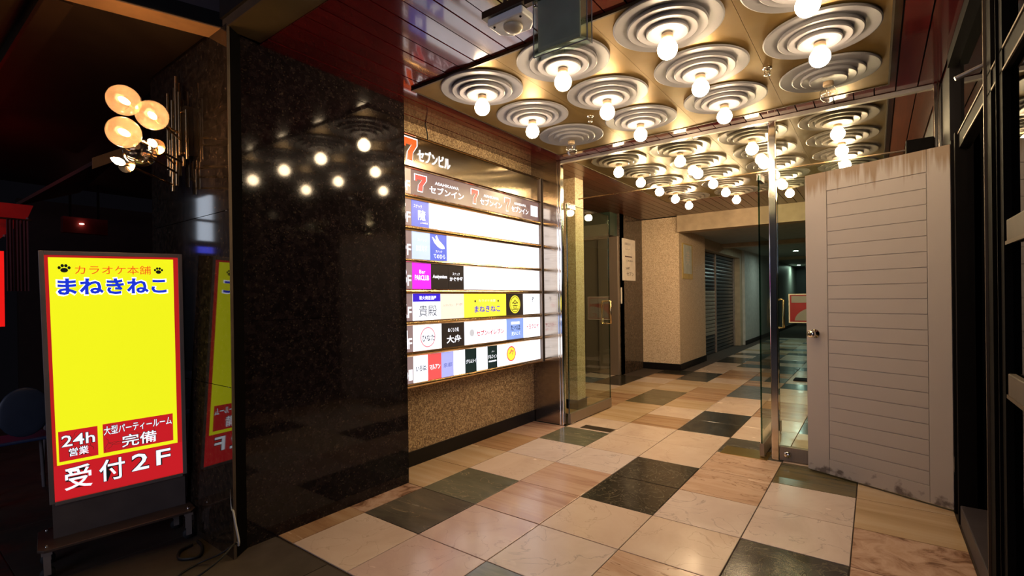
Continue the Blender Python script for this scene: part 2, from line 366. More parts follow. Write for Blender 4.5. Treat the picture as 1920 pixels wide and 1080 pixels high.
TC = {}
def text_mesh(body, bold=0.0, shear=0.0):
    key = (body, bold, shear)
    if key not in TC:
        c = bpy.data.curves.new('lettering', 'FONT'); c.body = body; c.size = 1; c.offset = bold; c.shear = shear; c.resolution_u = 2
        o = bpy.data.objects.new('tmp', c); COL.objects.link(o)
        dg = bpy.context.evaluated_depsgraph_get(); dg.update()
        me = bpy.data.meshes.new_from_object(o.evaluated_get(dg))
        TC[key] = ([v.co.copy() for v in me.vertices], [tuple(p.vertices) for p in me.polygons])
        bpy.data.objects.remove(o); bpy.data.meshes.remove(me); bpy.data.curves.remove(c)
    return TC[key]
def text_add(mb, body, u0, v0, u1, v1, fr, depth, bold=0.0, shear=0.0, align='fit'):
    """letters fitted to the rectangle u0..u1, v0..v1 of a face; fr maps (u, v, out) to a point"""
    vs, fs = text_mesh(body, bold, shear)
    if not vs: return mb
    ax, bx = min(v.x for v in vs), max(v.x for v in vs); ay, by = min(v.y for v in vs), max(v.y for v in vs)
    su = (u1 - u0) / max(1e-6, bx - ax); sv = (v1 - v0) / max(1e-6, by - ay)
    mb.add([fr(u0 + (v.x - ax) * su, v0 + (v.y - ay) * sv, depth) for v in vs], fs); return mb

# ================================================================== STRUCTURE
H = 2.49; XG = -2.480; XR = -2.705; XW = 0.34; YG = 3.99; YF = 1.05
ex = [-3.677, -3.231, -2.785, -2.339, -1.896, -1.445, -.995, -.547, -.100, .336]
ey = [1.292, 1.718, 2.160, 2.606, 3.055, 3.506, 3.961, 4.413, 4.859, 5.304, 5.748]
while len(ey) < 46: ey.append(ey[-1] + .446)
floor = struct('floor', B((-4.2, 1.28, -.12), (XW + .02, 23.0, -.006)), 'grout')
sw = struct('sidewalk', B((-9, -9, -.12), (4, 1.28, -.004)), 'concrete')
# sidewalk slabs with open joints
for i in range(8):
    for j in range(3):
        x0 = -5.2 + i * .86 + j * .3; y0 = -1.30 + j * .86
        put('paving_slab', B((x0 + .003, y0 + .003, -.05), (x0 + .857, min(1.279, y0 + .857), 0)), 'concrete', sw)
TM = {}
def T(c, r, m): TM[(c, r)] = m
# column index 3 starts at ex[3]; row index -1 starts at ey[0]
for (c, r, m) in [
    (3, -1, 'marble_cream'), (3, 0, 'slate_olive'), (3, 1, 'slate_green'), (3, 2, 'marble_cream'), (3, 3, 'marble_lilac'), (3, 4, 'slate_green'), (3, 5, 'marble_cream'),
    (3, 6, 'marble_sand'), (3, 7, 'marble_sand'), (3, 8, 'marble_green_stripe'), (3, 9, 'marble_green_stripe'), (3, 10, 'marble_sand'), (3, 11, 'marble_sand'), (3, 12, 'marble_black'), (3, 13, 'marble_black'),
    (3, 14, 'marble_cream'), (3, 15, 'marble_cream'), (3, 16, 'marble_cream'), (3, 17, 'marble_black'), (3, 18, 'marble_black'),
    (4, -1, 'marble_pink'), (4, 0, 'marble_pink'), (4, 1, 'marble_stripe'), (4, 2, 'marble_lilac'), (4, 3, 'marble_lilac'), (4, 4, 'marble_cream'), (4, 5, 'marble_cream'), (4, 6, 'marble_brown'),
    (4, 7, 'marble_cream'), (4, 8, 'marble_sand'), (4, 9, 'marble_sand'), (4, 10, 'marble_cream'), (4, 11, 'marble_sand'),
    (5, -1, 'slate_blue'), (5, 0, 'marble_lilac'), (5, 1, 'marble_cream'), (5, 2, 'marble_black'), (5, 3, 'marble_black'), (5, 4, 'marble_cream'), (5, 5, 'marble_cream'), (5, 6, 'marble_black'), (5, 7, 'marble_black'),
    (5, 8, 'marble_cream'), (5, 9, 'marble_cream'), (5, 10, 'slate_blue'), (5, 11, 'slate_blue'),
    (6, -1, 'marble_vein'), (6, 0, 'marble_vein'), (6, 1, 'marble_cream'), (6, 2, 'marble_lilac'), (6, 3, 'marble_vein'), (6, 4, 'marble_vein'), (6, 5, 'slate_olive'), (6, 6, 'marble_cream'), (6, 7, 'marble_cream'),
    (7, -1, 'marble_cream'), (7, 0, 'marble_black'), (7, 1, 'marble_black'), (7, 2, 'marble_lilac'), (7, 3, 'marble_lilac'), (7, 4, 'marble_green_stripe'), (7, 5, 'marble_cream'),
    (8, 0, 'marble_mottle'), (8, 1, 'marble_mottle'), (8, 2, 'marble_mottle'), (8, 3, 'marble_sand'), (8, 4, 'marble_sand'),
    (2, 1, 'marble_sand'), (2, 2, 'marble_sand'), (2, 3, 'marble_brown'), (2, 4, 'marble_stripe'), (2, 6, 'marble_brown'), (2, 7, 'marble_brown'), (2, 8, 'marble_brown'),
    (1, 10, 'marble_black'), (1, 11, 'marble_black'), (2, 10, 'marble_sand'), (2, 11, 'marble_cream'), (2, 12, 'marble_brown')]: T(c, r, m)
# stripes of column 4 and the brown bands beyond
T(4, 2, 'marble_stripe'); T(4, 3, 'marble_lilac'); T(4, 9, 'marble_brown'); T(4, 10, 'marble_brown'); T(4, 13, 'marble_brown'); T(4, 14, 'marble_brown')
def tile_ok(c, r):
    y = ey[r + 1]
    if c <= 1: return 8 <= r <= 11 and c >= 0
    if c == 2: return y > 2.1 and r <= 13
    return True
count = 0
for r in range(-1, 40):
    for c in range(0, 9):
        if not tile_ok(c, r) or (r > 30 and c < 6): continue
        x0, x1, y0, y1 = ex[c], ex[c + 1], ey[r + 1], ey[r + 2]
        if c == 2 and r <= 5: x0 = XR + .005
        if c == 2 and r == 0: continue
        if c == 2 and r == 1: y0 = 2.165
        if c == 8: x1 = XW
        m = TM.get((c, r)) or random.choice(['marble_cream', 'marble_cream', 'marble_cream', 'marble_sand', 'marble_lilac', 'marble_black', 'slate_blue', 'marble_brown'])
        g = .0026; dz = random.uniform(-.0006, .0006)
        mb = MB(); mb.add([(x0 + g, y0 + g, -.02), (x1 - g, y0 + g, -.02), (x1 - g, y1 - g, -.02), (x0 + g, y1 - g, -.02),
                          (x0 + g, y0 + g, -.001 + dz), (x1 - g, y0 + g, -.001 + dz), (x1 - g, y1 - g, -.001 + dz), (x0 + g, y1 - g, -.001 + dz),
                          (x0 + g + .002, y0 + g + .002, dz), (x1 - g - .002, y0 + g + .002, dz), (x1 - g - .002, y1 - g - .002, dz), (x0 + g + .002, y1 - g - .002, dz)],
                         [(0, 1, 5, 4), (1, 2, 6, 5), (2, 3, 7, 6), (3, 0, 4, 7), (4, 5, 9, 8), (5, 6, 10, 9), (6, 7, 11, 10), (7, 4, 8, 11), (8, 9, 10, 11)])
        put('tile', mb, m, floor); count += 1
# brown marble border strip along the granite pier
for k, (y0, y1) in enumerate([(1.292, 1.718), (1.718, 2.160)]):
    put('tile', B((XG + .001, y0 + .002, -.02), (-2.341, y1 - .002, 0)), 'marble_mottle' if k else 'marble_brown', floor)

# left granite pier
pier = struct('wall_left', B((-3.0, 1.137, 0), (XG, 2.165, 2.9)), 'granite_dark')
for (z0, z1) in [(0.0, 1.105), (1.108, 2.495)]:
    put('granite_slab', B((XG, 1.137, z0), (XG + .006, 2.167, z1)), 'granite_dark', pier)
wf = struct('wall_front', B((-3.39, YF + .02, 0), (-2.60, YF + .07, 2.9)), 'granite_side')
for (z0, z1) in [(0.0, .80), (.803, 1.63), (1.633, 2.499)]:
    put('granite_slab', B((-3.39, YF, z0), (-2.418, YF + .012, z1)), 'granite_side', wf)
put('edge_trim', MB().prism([(-2.60, YF + .0125), (-2.420, YF + .0125), (-2.472, 1.1365), (-2.60, 1.1365)], 0, 2.499), 'black_matte', wf)
put('corner_bead', B((-2.4175, YF, 0), (-2.413, YF + .012, 2.499)), 'frame_edge', wf)
struct('wall_return', B((-3.39, YF + .07, 0), (-3.30, 3.5, 2.9)), 'granite_dark')
# recessed mosaic wall and its base
struct('wall_recess', B((-2.9, 2.166, 0), (XR, 4.6, 2.6)), 'mosaic_gold')
struct('baseboard_recess', B((XR, 2.168, 0), (XR + .012, YG - .02, .105)), 'black_stone')
# steel return left of the glass
stl = struct('wall_steel', B((XR + .001, YG - .012, 0), (-2.412, YG + .03, H)), 'steel_wall')

# lobby behind the glass, left side
struct('trim_1', B((-2.95, 4.62, 0), (-2.575, 4.80, H)), 'mosaic_cream')
struct('baseboard_pier', B((-2.96, 4.61, 0), (-2.565, 4.81, .10)), 'black_stone')
struct('wall_lift_lobby', MB().box((-4.3, 4.80, 0), (-4.2, 7.2, H)).box((-4.3, 4.72, 0), (-2.95, 4.80, H)), 'granite_hall')
struct('wall_lift', B((-4.3, 7.05, 0), (-3.16, 7.20, H)), 'granite_hall')
lift = thing('elevator', 'brushed steel elevator surround with a dark header beside the dark granite wall', 'elevator', (-3.4, 7.0, 0))
put('jamb', B((-3.50, 6.985, 0), (-3.165, 7.049, 2.14)), 'steel_lift', lift, bevel=.006)
put('jamb', B((-4.10, 6.985, 0), (-4.0, 7.049, 2.14)), 'steel_lift', lift, bevel=.006)
put('header', B((-4.10, 6.80, 2.142), (-3.20, 7.049, 2.488)), 'lift_green', lift)
put('door_panel', B((-4.0, 7.02, 0.01), (-3.752, 7.045, 2.14)), 'steel_lift', lift); put('door_panel', B((-3.748, 7.02, 0.01), (-3.50, 7.045, 2.14)), 'steel_lift', lift)
put('call_panel', MB().box((-3.158, 7.06, 1.10), (-3.15, 7.10, 1.35)), 'notice_white', lift, label='small pale call button strip')
struct('wall_hall_granite', B((-3.4, 7.051, 0), (-3.16, 7.95, H)), 'granite_hall')
# cream mosaic column
struct('wall_cream_column', B((-3.16, 7.951, 0), (-2.54, 9.45, H)), 'mosaic_cream')
struct('baseboard_column', B((-3.158, 7.938, 0), (-2.528, 9.452, .105)), 'black_stone')
struct('wall_cream_lintel', B((-3.1, 9.451, 2.10), (-2.60, 12.9, 2.30)), 'cream_paint')
struct('wall_hall_left', B((-3.2, 12.9, 0), (-2.54, 22.5, 2.30)), 'hall_wall')
struct('baseboard_hall', B((-2.54, 12.89, 0), (-2.527, 22.5, .10)), 'black_stone')
struct('trim_2', B((-2.539, 7.86, 2.232), (XW, 8.10, H)), 'cream_paint')
struct('ceiling_hall', B((-3.2, 8.10, 2.30), (XW + .1, 22.6, 2.42)), 'grey_ceiling')
struct('wall_end', B((-3.2, 22.5, 0), (XW + .1, 22.7, 2.30)), 'hall_dark')
for yb in (11.0, 16.0): struct('trim_%d' % (3 if yb < 12 else 4), B((-2.60, yb, 2.22), (XW, yb + .25, 2.299)), 'cream_paint')

# ceiling: slab, planks, gold panels
ceil = struct('ceiling', B((-4.2, 1.14, 2.515), (XW + .9, 8.1, 2.62)), 'black_paint')
px0 = -2.713; pitchp = .109; idx = 0
x = px0
while x < XW + .02:
    w = pitchp - .007
    inner_x = not (-2.20 < x < -.05)
    # front: planks run up to the gold panel, then on either side of it
    segs = [(1.232, 3.985)] if (x < -2.256 or x + w > .078) else [(1.232, 2.048), (3.772, 3.985)]
    if XG > x + w - .05: segs = [(s0, s1) if s0 > 2.2 else (max(s0, 1.24), s1) for s0, s1 in segs]
    for (y0, y1) in segs:
        put('plank', B((x, y0, H + (.0015 if idx % 2 else 0)), (x + w, y1, 2.512)), 'plank_crimson', ceil)
    segs = [(4.0, 7.858)] if (x < -2.256 or x + w > .078) else [(4.0, 4.02), (6.62, 7.858)]
    for (y0, y1) in segs:
        if y1 - y0 > .05: put('plank', B((x, y0, H), (x + w, y1, 2.512)), 'plank_brown', ceil)
    x += pitchp; idx += 1
for k in range(14):
    x = px0 - pitchp * (k + 1)
    y1 = 7.858 if x > -3.2 else 7.045
    put('plank', B((x, 4.81, H), (x + pitchp - .007, y1, 2.512)), 'plank_brown', ceil)
cx = [-1.90, -1.335, -.77, -.205]
for (nm, y0, y1, mt, hint) in (('front', 2.05, 3.77, 'gold_sheet', 0), ('inner', 4.02, 6.62, 'gold_dark', 1)):
    gp = thing('ceiling_panel', 'gold painted metal ceiling panel over the entrance, in front of the glass' if nm == 'front' else 'gold painted metal ceiling panel of the lobby, behind the glass', 'ceiling panel', (-1.1, (y0 + y1) / 2, 2.478))
    xs = [-2.254, -1.617, -1.052, -.487, .076]
    for a, b_ in zip(xs[:-1], xs[1:]):
        put('sheet', B((a + .0008, y0, 2.478), (b_ - .0008, y1, 2.4885)), mt, gp)
    put('edge_trim', MB().box((-2.262, y0 - .010, 2.474), (.084, y0, 2.489)).box((-2.262, y1, 2.474), (.084, y1 + .010, 2.489)).box((-2.262, y0, 2.474), (-2.254, y1, 2.489)).box((.076, y0, 2.474), (.084, y1, 2.489)), 'bronze_dark', gp)

# entrance lintel and canopy outside
struct('trim_5', MB().box((-2.46, 1.06, 2.495), (2.2, 1.23, 2.53)), 'olive_paint')
struct('trim_6', MB().box((-2.46, 1.04, 2.53), (2.2, 1.24, 3.6)), 'lintel_black')
struct('trim_7', MB().box((-2.46, 1.052, 2.487), (2.2, 1.062, 2.53)), 'frame_edge')
# skewed canopy beam left of the pier: lamp glow in the underside's colour, mauve fascia
cb = MB(); inner = [(-2.985, -.16), (-2.60, 1.068)]; outer = [(-2.87, -.16), (-2.470, 1.068)]
struct('trim_8', MB().prism([inner[0], outer[0], outer[1], inner[1]], 2.495, 2.56), 'beam_lamplit')
struct('trim_9', MB().prism([(-2.985, -.16), (-2.868, -.16), (-2.468, 1.068), (-2.60, 1.068)], 2.561, 3.6), 'fascia_mauve')
struct('trim_10', MB().prism([(-2.868, -.16), (-2.860, -.16), (-2.460, 1.068), (-2.468, 1.068)], 2.50, 2.566), 'black_paint')
struct('trim_11', MB().box((-7.5, .50, 2.495), (-2.78, .585, 2.56)), 'soffit_brown')
struct('trim_12', MB().box((-7.5, -.6, 2.561), (-2.90, .49, 2.60)), 'olive_paint')
struct('trim_13', MB().box((-7.5, .485, 2.492), (-2.80, .499, 2.60)), 'bronze_dark')
struct('ceiling_porch', MB().box((-7.5, .586, 2.54), (-2.60, 1.07, 2.60)).box((-7.5, 1.07, 2.54), (-3.39, 3.4, 2.60)), 'soffit_tray')

# right side: storefront with a side door opening
struct('wall_right', MB().box((XW, 3.60, 0), (XW + .12, 22.5, 2.48)), 'wall_night')
struct('wall_side_room', MB().box((XW + .05, 3.60, 0), (1.9, 3.68, 2.7)).box((1.85, .8, 0), (1.9, 3.6, 2.7)).box((XW + .12, .80, 0), (1.9, .88, 2.7)).box((XW + .13, .88, 2.45), (1.85, 3.6, 2.48)), 'black_paint')
sf = thing('storefront', 'black framed storefront of dark glass along the right side', 'storefront', (.40, 2.2, 0))
put('base_sill', B((XW + .005, .9, 0), (.46, 3.40, .10)), 'sill_violet', sf, bevel=.004)
put('mullion', B((XW + .01, 2.50, .10), (.40, 2.60, 2.48)), 'frame_black', sf)
put('edge_strip', B((XW + .002, 2.588, .10), (XW + .010, 2.600, 2.48)), 'frame_edge', sf)
put('mullion', B((XW + .01, 2.30, .10), (.41, 2.36, 2.48)), 'frame_black', sf)
put('edge_strip', B((XW + .002, 2.352, .10), (XW + .010, 2.360, 2.48)), 'frame_black', sf)
for (z0, z1, zs) in ((1.945, 2.020, 0),):
    put('transom', B((XW + .015, .9, z0), (.40, 3.45, z1)), 'frame_black', sf)
    put('edge_strip', B((XW + .010, .9, z1 - .004), (XW + .0149, 3.45, z1 + .004)), 'frame_edge', sf)
    put('edge_strip', B((XW + .010, .9, z0 - .004), (XW + .0149, 3.20, z0 + .004)), 'frame_edge', sf)
put('pane', B((.370, .9, .10), (.376, 2.30, 1.944)), 'glass_black', sf); put('pane', B((.370, 2.36, .10), (.376, 2.50, 1.944)), 'glass_black', sf)
put('pane', B((.370, .9, 2.021), (.376, 2.50, 2.48)), 'glass_black', sf); put('pane', B((.370, 2.60, 2.021), (.376, 3.45, 2.48)), 'glass_black', sf)
put('stay_arm', MB().tube([(.345, 2.60, 2.075), (.262, 2.60, 2.045)], .009), 'rail_satin', sf)
put('head_beam', B((XW - .012, 1.24, 2.42), (XW + .03, 3.55, 2.489)), 'frame_black', sf)
for (z0, lab, nm) in ((1.36, 'narrow weathered wooden ledge on the storefront at head height', 1), (.86, 'narrow weathered wooden ledge on the storefront below waist height', 2)):
    s_ = thing('ledge', lab, 'shelf', (.345, 2.1, z0))
    put('board', B((.346, 1.7, z0), (.366, 2.235, z0 + .075)), 'wood_shelf', s_, bevel=.003); put('lip', B((.343, 1.7, z0 - .006), (.3455, 2.24, z0 + .006)), 'frame_edge', s_)
df = struct('door_frame_1', MB().box((XW, 3.56, 0), (XW + .09, 3.60, 2.03)).box((XW, 3.40, 0), (XW + .045, 3.44, 2.03)), 'frame_black')
struct('floor_side_room', B((XW + .02, .9, -.05), (1.9, 3.62, .012)), 'soffit_brown')

# ================================================================== GLASS PARTITION AND DOORS
gp = thing('glass_partition', 'steel framed glass partition with transom panes across the passage', 'glass partition', (-1.0, YG, 0))
put('top_rail', B((-2.36, YG - .02, 2.462), (.30, YG + .02, 2.489)), 'rail_satin', gp, bevel=.003)
def post(x0, x1, y0=-.028, y1=.028, z0=0.0):
    return put('post', B((x0, YG + y0, z0), (x1, YG + y1, 2.461 if x0 > -2.3 and x1 < .2 else 2.489)), 'chrome', gp, bevel=.004)
post(-.617, -.570, -.01, .045); post(-2.410, -2.389); post(-2.386, -2.362)
post(.302, .320); post(.322, .339)
put('transom_pane', B((-2.360, YG - .006, 2.112), (-.619, YG + .004, 2.461)), 'glass_clear', gp)
put('transom_pane', B((-.568, YG - .006, 2.112), (.300, YG + .004, 2.461)), 'glass_clear', gp)
put('transom_edge', MB().box((-2.19, YG - .008, 2.104), (-.619, YG + .006, 2.112)).box((-.568, YG - .008, 2.104), (.300, YG + .006, 2.112)), 'brass', gp)
put('side_pane', B((-.568, YG + .010, .105), (.300, YG + .020, 2.103)), 'glass_green', gp)
put('bottom_rail', B((-.568, YG, .004), (.300, YG + .035, .104)), 'steel_lift', gp, bevel=.003)
put('floor_lock', MB().lathe([(.001, -.025), (.020, -.025), (.024, -.015), (.024, 0)], (-.515, YG, .055), 'Y', 20), 'chrome', gp)
put('closer_box', B((.165, YG - .05, 2.075), (.300, YG - .009, 2.160)), 'frame_black', gp, bevel=.005)
def leaf(name, label, x, y0, y1, hinge_front=True):
    t = thing(name, label, 'door', (x, (y0 + y1) / 2, 0))
    put('pane', B((x - .005, y0, .105), (x + .005, y1, 2.085)), 'glass_green', t)
    put('pane_edge', MB().box((x - .0055, y0 - .003, .105), (x + .0055, y0, 2.085)).box((x - .0055, y1, .105), (x + .0055, y1 + .003, 2.085)).box((x - .0055, y0, 2.085), (x + .0055, y1, 2.088)), 'glass_edge', t)
    put('kick_rail', B((x - .016, y0, .010), (x + .016, y1, .105)), 'steel_lift', t, bevel=.003)
    put('top_fitting', B((x - .016, y0 - .002, 2.045), (x + .016, y0 + .14, 2.098)), 'chrome', t, bevel=.003)
    put('floor_pivot', MB().lathe([(.001, .004), (.022, .004), (.022, .010), (.001, .0101)], (x, y0 + .05, 0), 'Z', 16), 'chrome', t)
    for sx_ in (-1, 1):
        yh = y1 - .07
        put('push_handle', MB().tube([(x + sx_ * .005, yh, .92), (x + sx_ * .05, yh, .92), (x + sx_ * .05, yh, 1.16), (x + sx_ * .005, yh, 1.16)], .010), 'brass', t)
    return t
leaf('glass_door', 'frameless glass door leaf standing open at the left of the passage', -2.335, 4.025, 4.915)
leaf('glass_door', 'frameless glass door leaf standing open behind the centre steel post', -.683, 3.99, 4.83)
put('floor_plate', B((-.965, 3.935, .0012), (-.64, 4.150, .0035)), 'brass_plate', None, label='polished brass threshold plate in the floor by the centre steel post', cat='floor plate')
put('floor_plate', B((-2.20, 3.99, .0012), (-1.90, 4.10, .0035)), 'bronze_dark', None, label='dull dark threshold plate in the floor by the open left glass door', cat='floor plate')

# white slatted door
k0 = Vector((-.379, 3.884, 0)); h0 = Vector((.337, 3.571, 0)); dv = (h0 - k0); dl = dv.length; ang = math.atan2(dv.y, dv.x)
wd = thing('door_1', 'scuffed white slatted wooden door standing open at the right', 'door', (k0.x, k0.y, .012), (0, 0, ang))
Z1 = 2.0; Y0, Y1_ = 0.0, .036     # local x along the leaf, local -y faces the viewer
put('core', B((0.004, .006, 0), (dl - .004, .034, Z1)), 'door_white', wd, world=False)
put('stile', B((0, 0, 0), (.138, .036, Z1)), 'door_white', wd, world=False, bevel=.002)
put('stile', B((.676, 0, 0), (dl, .036, Z1)), 'door_white', wd, world=False, bevel=.002)
put('rail', B((.1385, 0, 1.872), (.6755, .036, Z1)), 'door_white', wd, world=False, bevel=.002)
put('rail', B((.1385, 0, 0), (.6755, .036, .098)), 'door_white', wd, world=False, bevel=.002)
z = 1.870
while z > .11:
    zz = max(.100, z - .0885)
    put('slat', B((.141, .0012, zz), (.6735, .02, z - .0038)), 'door_white', wd, world=False, bevel=.0012); z = zz - .0005
kn = put('knob', MB().lathe([(.001, -.066), (.020, -.064), (.027, -.052), (.026, -.040), (.014, -.030), (.012, -.012), (.030, -.010), (.031, 0)], (.058, 0, .925), 'Y', 28), 'chrome', wd, world=False)
put('keyhole', MB().lathe([(.001, -.069), (.010, -.068), (.010, -.06)], (.058, 0, .925), 'Y', 16), 'bronze_dark', kn, world=False)
for hz in (.25, 1.0, 1.72):
    put('hinge', MB().lathe([(.001, -.045), (.006, -.045), (.006, .045), (.001, .045)], (dl + .008, .004, hz), 'Z', 12).box((dl - .001, .004, hz - .04), (dl + .012, .006, hz + .04)), 'chrome', wd, world=False)

# ================================================================== CEILING LIGHTS
ring_prof = [  # stepped plates, largest on top (local z down from the sheet)
    [(.170, 0), (.244, 0), (.249, -.004), (.249, -.010), (.243, -.013), (.186, -.008), (.170, -.006)],
    [(.128, 0), (.176, 0), (.183, -.016), (.183, -.022), (.178, -.025), (.141, -.020), (.128, -.018)],
    [(.086, 0), (.134, 0), (.139, -.028), (.139, -.034), (.134, -.037), (.098, -.032), (.086, -.030)],
    [(.001, 0), (.090, 0), (.095, -.040), (.095, -.046), (.090, -.049), (.040, -.044), (.001, -.043)]]
def crisp(p, closed):      # every facet of the profile keeps its own vertices, so the steps stay sharp
    mb = MB(); n_ = len(p)
    for k in range(n_ if closed else n_ - 1): mb.lathe([p[k], p[(k + 1) % n_]], (0, 0, 0), 'Z', 56)
    return mb
ring_me = [crisp(p, i < 3).mesh('ring', 'rosette_silver') for i, p in enumerate(ring_prof)]
sock_me = MB().lathe([(.001, -.050), (.026, -.052), (.027, -.072), (.024, -.076), (.001, -.076)], (0, 0, 0), 'Z', 24).mesh('socket', 'socket_cream')
def globe_prof(r, zc):
    p = [(.014, zc + r + .018), (.017, zc + r * .93)]
    a0 = math.asin(.017 / r)
    for k in range(1, 15):
        a = a0 + (PI - a0) * k / 14; p.append((max(.0005, r * math.sin(a)), zc + r * math.cos(a)))
    return p
bulb_lit_me = MB().lathe(globe_prof(.0455, -.121), (0, 0, 0), 'Z', 28).mesh('bulb', 'bulb_lit')
bulb_hall_me = bulb_lit_me.copy(); bulb_hall_me.materials[0] = MATS['bulb_hall']
bulb_off_me = MB().lathe(globe_prof(.0455, -.121), (0, 0, 0), 'Z', 28).mesh('bulb', 'bulb_clear')
fil_me = MB().tube([(-.008, 0, -.08), (-.010, 0, -.118), (0, .004, -.124), (.010, 0, -.118), (.008, 0, -.08)], .0015, 6).mesh('filament', 'chrome')
ring_in = [m_.copy() for m_ in ring_me]
for m_ in ring_in: m_.materials[0] = MATS['rosette_dark']
def ceiling_light(x, y, lit, label, group):
    t = thing('ceiling_light', label, 'ceiling light', (x, y, 2.4775), group=group)
    def link(n, me, par=t):
        o = bpy.data.objects.new(n, me); COL.objects.link(o); o.parent = par; return o
    for me in (ring_me if y < 3.9 else ring_in): link('ring', me)
    link('socket', sock_me)
    bo = link('bulb', (bulb_lit_me if y < 3.9 else bulb_hall_me) if lit else bulb_off_me)
    if not lit: bo['label'] = 'unlit clear globe bulb'; link('filament', fil_me, bo)
rows_f = [2.28, 2.82, 3.36]; rows_i = [4.24, 4.77, 5.31, 5.84, 6.37]
rn = ['row nearest the street', 'middle row before the glass', 'row against the glass']
cn = ['leftmost', 'second from the left', 'third from the left', 'rightmost']
for j, y in enumerate(rows_f):
    for i, x in enumerate(cx):
        lit = (i, j) not in ((0, 2), (3, 2))
        ceiling_light(x, y, lit, ('lit' if lit else 'unlit') + ' globe bulb on silver rosette, ' + rn[j] + ', ' + cn[i], 'ringed ceiling lights before the glass')
ri = ['first', 'second', 'third', 'fourth', 'fifth']
for j, y in enumerate(rows_i):
    for i, x in enumerate(cx):
        ceiling_light(x, y, True, 'lit globe bulb on a ringed rosette, ' + ri[j] + ' row behind the glass, ' + cn[i], 'ringed ceiling lights behind the glass')
def sprinkler(x, y, label):
    t = thing('sprinkler_head', label, 'sprinkler', (x, y, 2.478))
    put('flange', MB().lathe([(.001, 0), (.026, 0), (.024, -.008), (.008, -.012)], (0, 0, 0), 'Z', 20), 'chrome', t, world=False)
    put('frame', MB().tube([(-.010, 0, -.010), (-.014, 0, -.026), (-.004, 0, -.040)], .003, 6).tube([(.010, 0, -.010), (.014, 0, -.026), (.004, 0, -.040)], .003, 6), 'bronze_dark', t, world=False)
    put('deflector', MB().lathe([(.001, -.041), (.018, -.040), (.018, -.043), (.001, -.045)], (0, 0, 0), 'Z', 16), 'chrome', t, world=False)
sprinkler(-1.60, 3.10, 'small chrome sprinkler head between the left rosettes of the front panel')
sprinkler(-.475, 3.07, 'small chrome sprinkler head between the right rosettes of the front panel')

# hanging sign, seen from behind, and motion sensor on dark bars
hs = thing('hanging_sign', 'blank grey hanging sign in a clear acrylic case below the crimson ceiling', 'sign', (-.945, 1.60, 2.137))
put('backing', B((-1.046, 1.60, 2.160), (-.862, 1.607, 2.470)), 'acrylic_grey', hs)
put('case', MB().box((-1.062, 1.592, 2.137), (-.829, 1.597, 2.470)).box((-1.062, 1.625, 2.137), (-.829, 1.630, 2.470)).box((-1.062, 1.597, 2.137), (-1.056, 1.625, 2.470)).box((-.835, 1.597, 2.137), (-.829, 1.625, 2.470)).box((-1.056, 1.597, 2.137), (-.835, 1.625, 2.142)), 'acrylic_clear', hs)
put('case_edge', MB().tube([(-1.062, 1.592, 2.137), (-1.062, 1.592, 2.470)], .0022, 6).tube([(-.829, 1.592, 2.137), (-.829, 1.592, 2.470)], .0022, 6).tube([(-1.062, 1.592, 2.137), (-.829, 1.592, 2.137)], .0022, 6).tube([(-.829, 1.630, 2.137), (-.829, 1.630, 2.470)], .0022, 6).tube([(-.829, 1.592, 2.137), (-.829, 1.630, 2.137)], .0022, 6), 'rosette_silver', hs)
put('hanger_bar', B((-1.10, 1.585, 2.355), (-.86, 1.598, 2.375)), 'bronze_dark', hs)
put('bolt', MB().sphere((-1.052, 1.588, 2.335), .007), 'chrome', hs)
ms = thing('motion_sensor', 'white motion sensor under a dark bar near the top of the picture', 'sensor', (-1.24, 1.62, 2.39))
put('mounting_bar', B((-1.33, 1.60, 2.385), (-1.08, 1.65, 2.415)), 'bronze_dark', ms)
bod = MB(); bod.prism([(-1.31, 1.61), (-1.13, 1.61), (-1.13, 1.70), (-1.17, 1.74), (-1.27, 1.74), (-1.31, 1.70)], 2.35, 2.384)
put('body', bod, 'white_plastic', ms, bevel=.008)
put('lens', MB().sphere((-1.22, 1.675, 2.350), .042, .026), 'sensor_beige', ms)
put('screw', MB().sphere((-1.285, 1.63, 2.349), .005).sphere((-1.15, 1.63, 2.349), .005), 'black_paint', ms)
put('drop_rod', MB().tube([(-1.22, 1.62, 2.415), (-1.22, 1.62, 2.489)], .008), 'bronze_dark', ms)

# ================================================================== DIRECTORY BOARD
XD = -2.600; YA, YB = 2.19, 3.957
db = thing('directory_board', 'large backlit tenant directory board on the mosaic wall', 'directory sign', (XR, 3.0, .585))
FD = lambda u, v, o: (XD + o, u, v)
put('housing', B((XR + .001, YA, .586), (XD - .004, YB, 2.352)), 'steel_header', db)
put('header_panel', B((XD - .004, YA, 2.135), (XD, YB, 2.345)), 'steel_header', db)
rails = [(2.345, 2.358), (2.116, 2.134), (1.902, 1.938), (1.682, 1.718), (1.462, 1.488), (1.244, 1.276), (1.022, 1.053), (.806, .838), (.586, .618)]
for (z0, z1) in rails:
    zc = (z0 + z1) / 2; h = (z1 - z0) / 2
    prof = [(-.002, -h), (.010, -h), (.017, -h * .55), (.019, 0), (.017, h * .55), (.010, h), (-.002, h)]
    mb = MB(); vs = [(XD + p, YA, zc + q) for p, q in prof] + [(XD + p, YB, zc + q) for p, q in prof]
    n_ = len(prof); mb.add(vs, [tuple(range(n_)), tuple(range(2 * n_ - 1, n_ - 1, -1))] + [(i + n_, (i + 1) % n_ + n_, (i + 1) % n_, i) for i in range(n_)])
    put('rail', mb, 'brass', db)
put('side_frame', B((XD - .03, YB - .001, .586), (XD + .019, YB + .012, 2.358)), 'cabinet_grey', db)
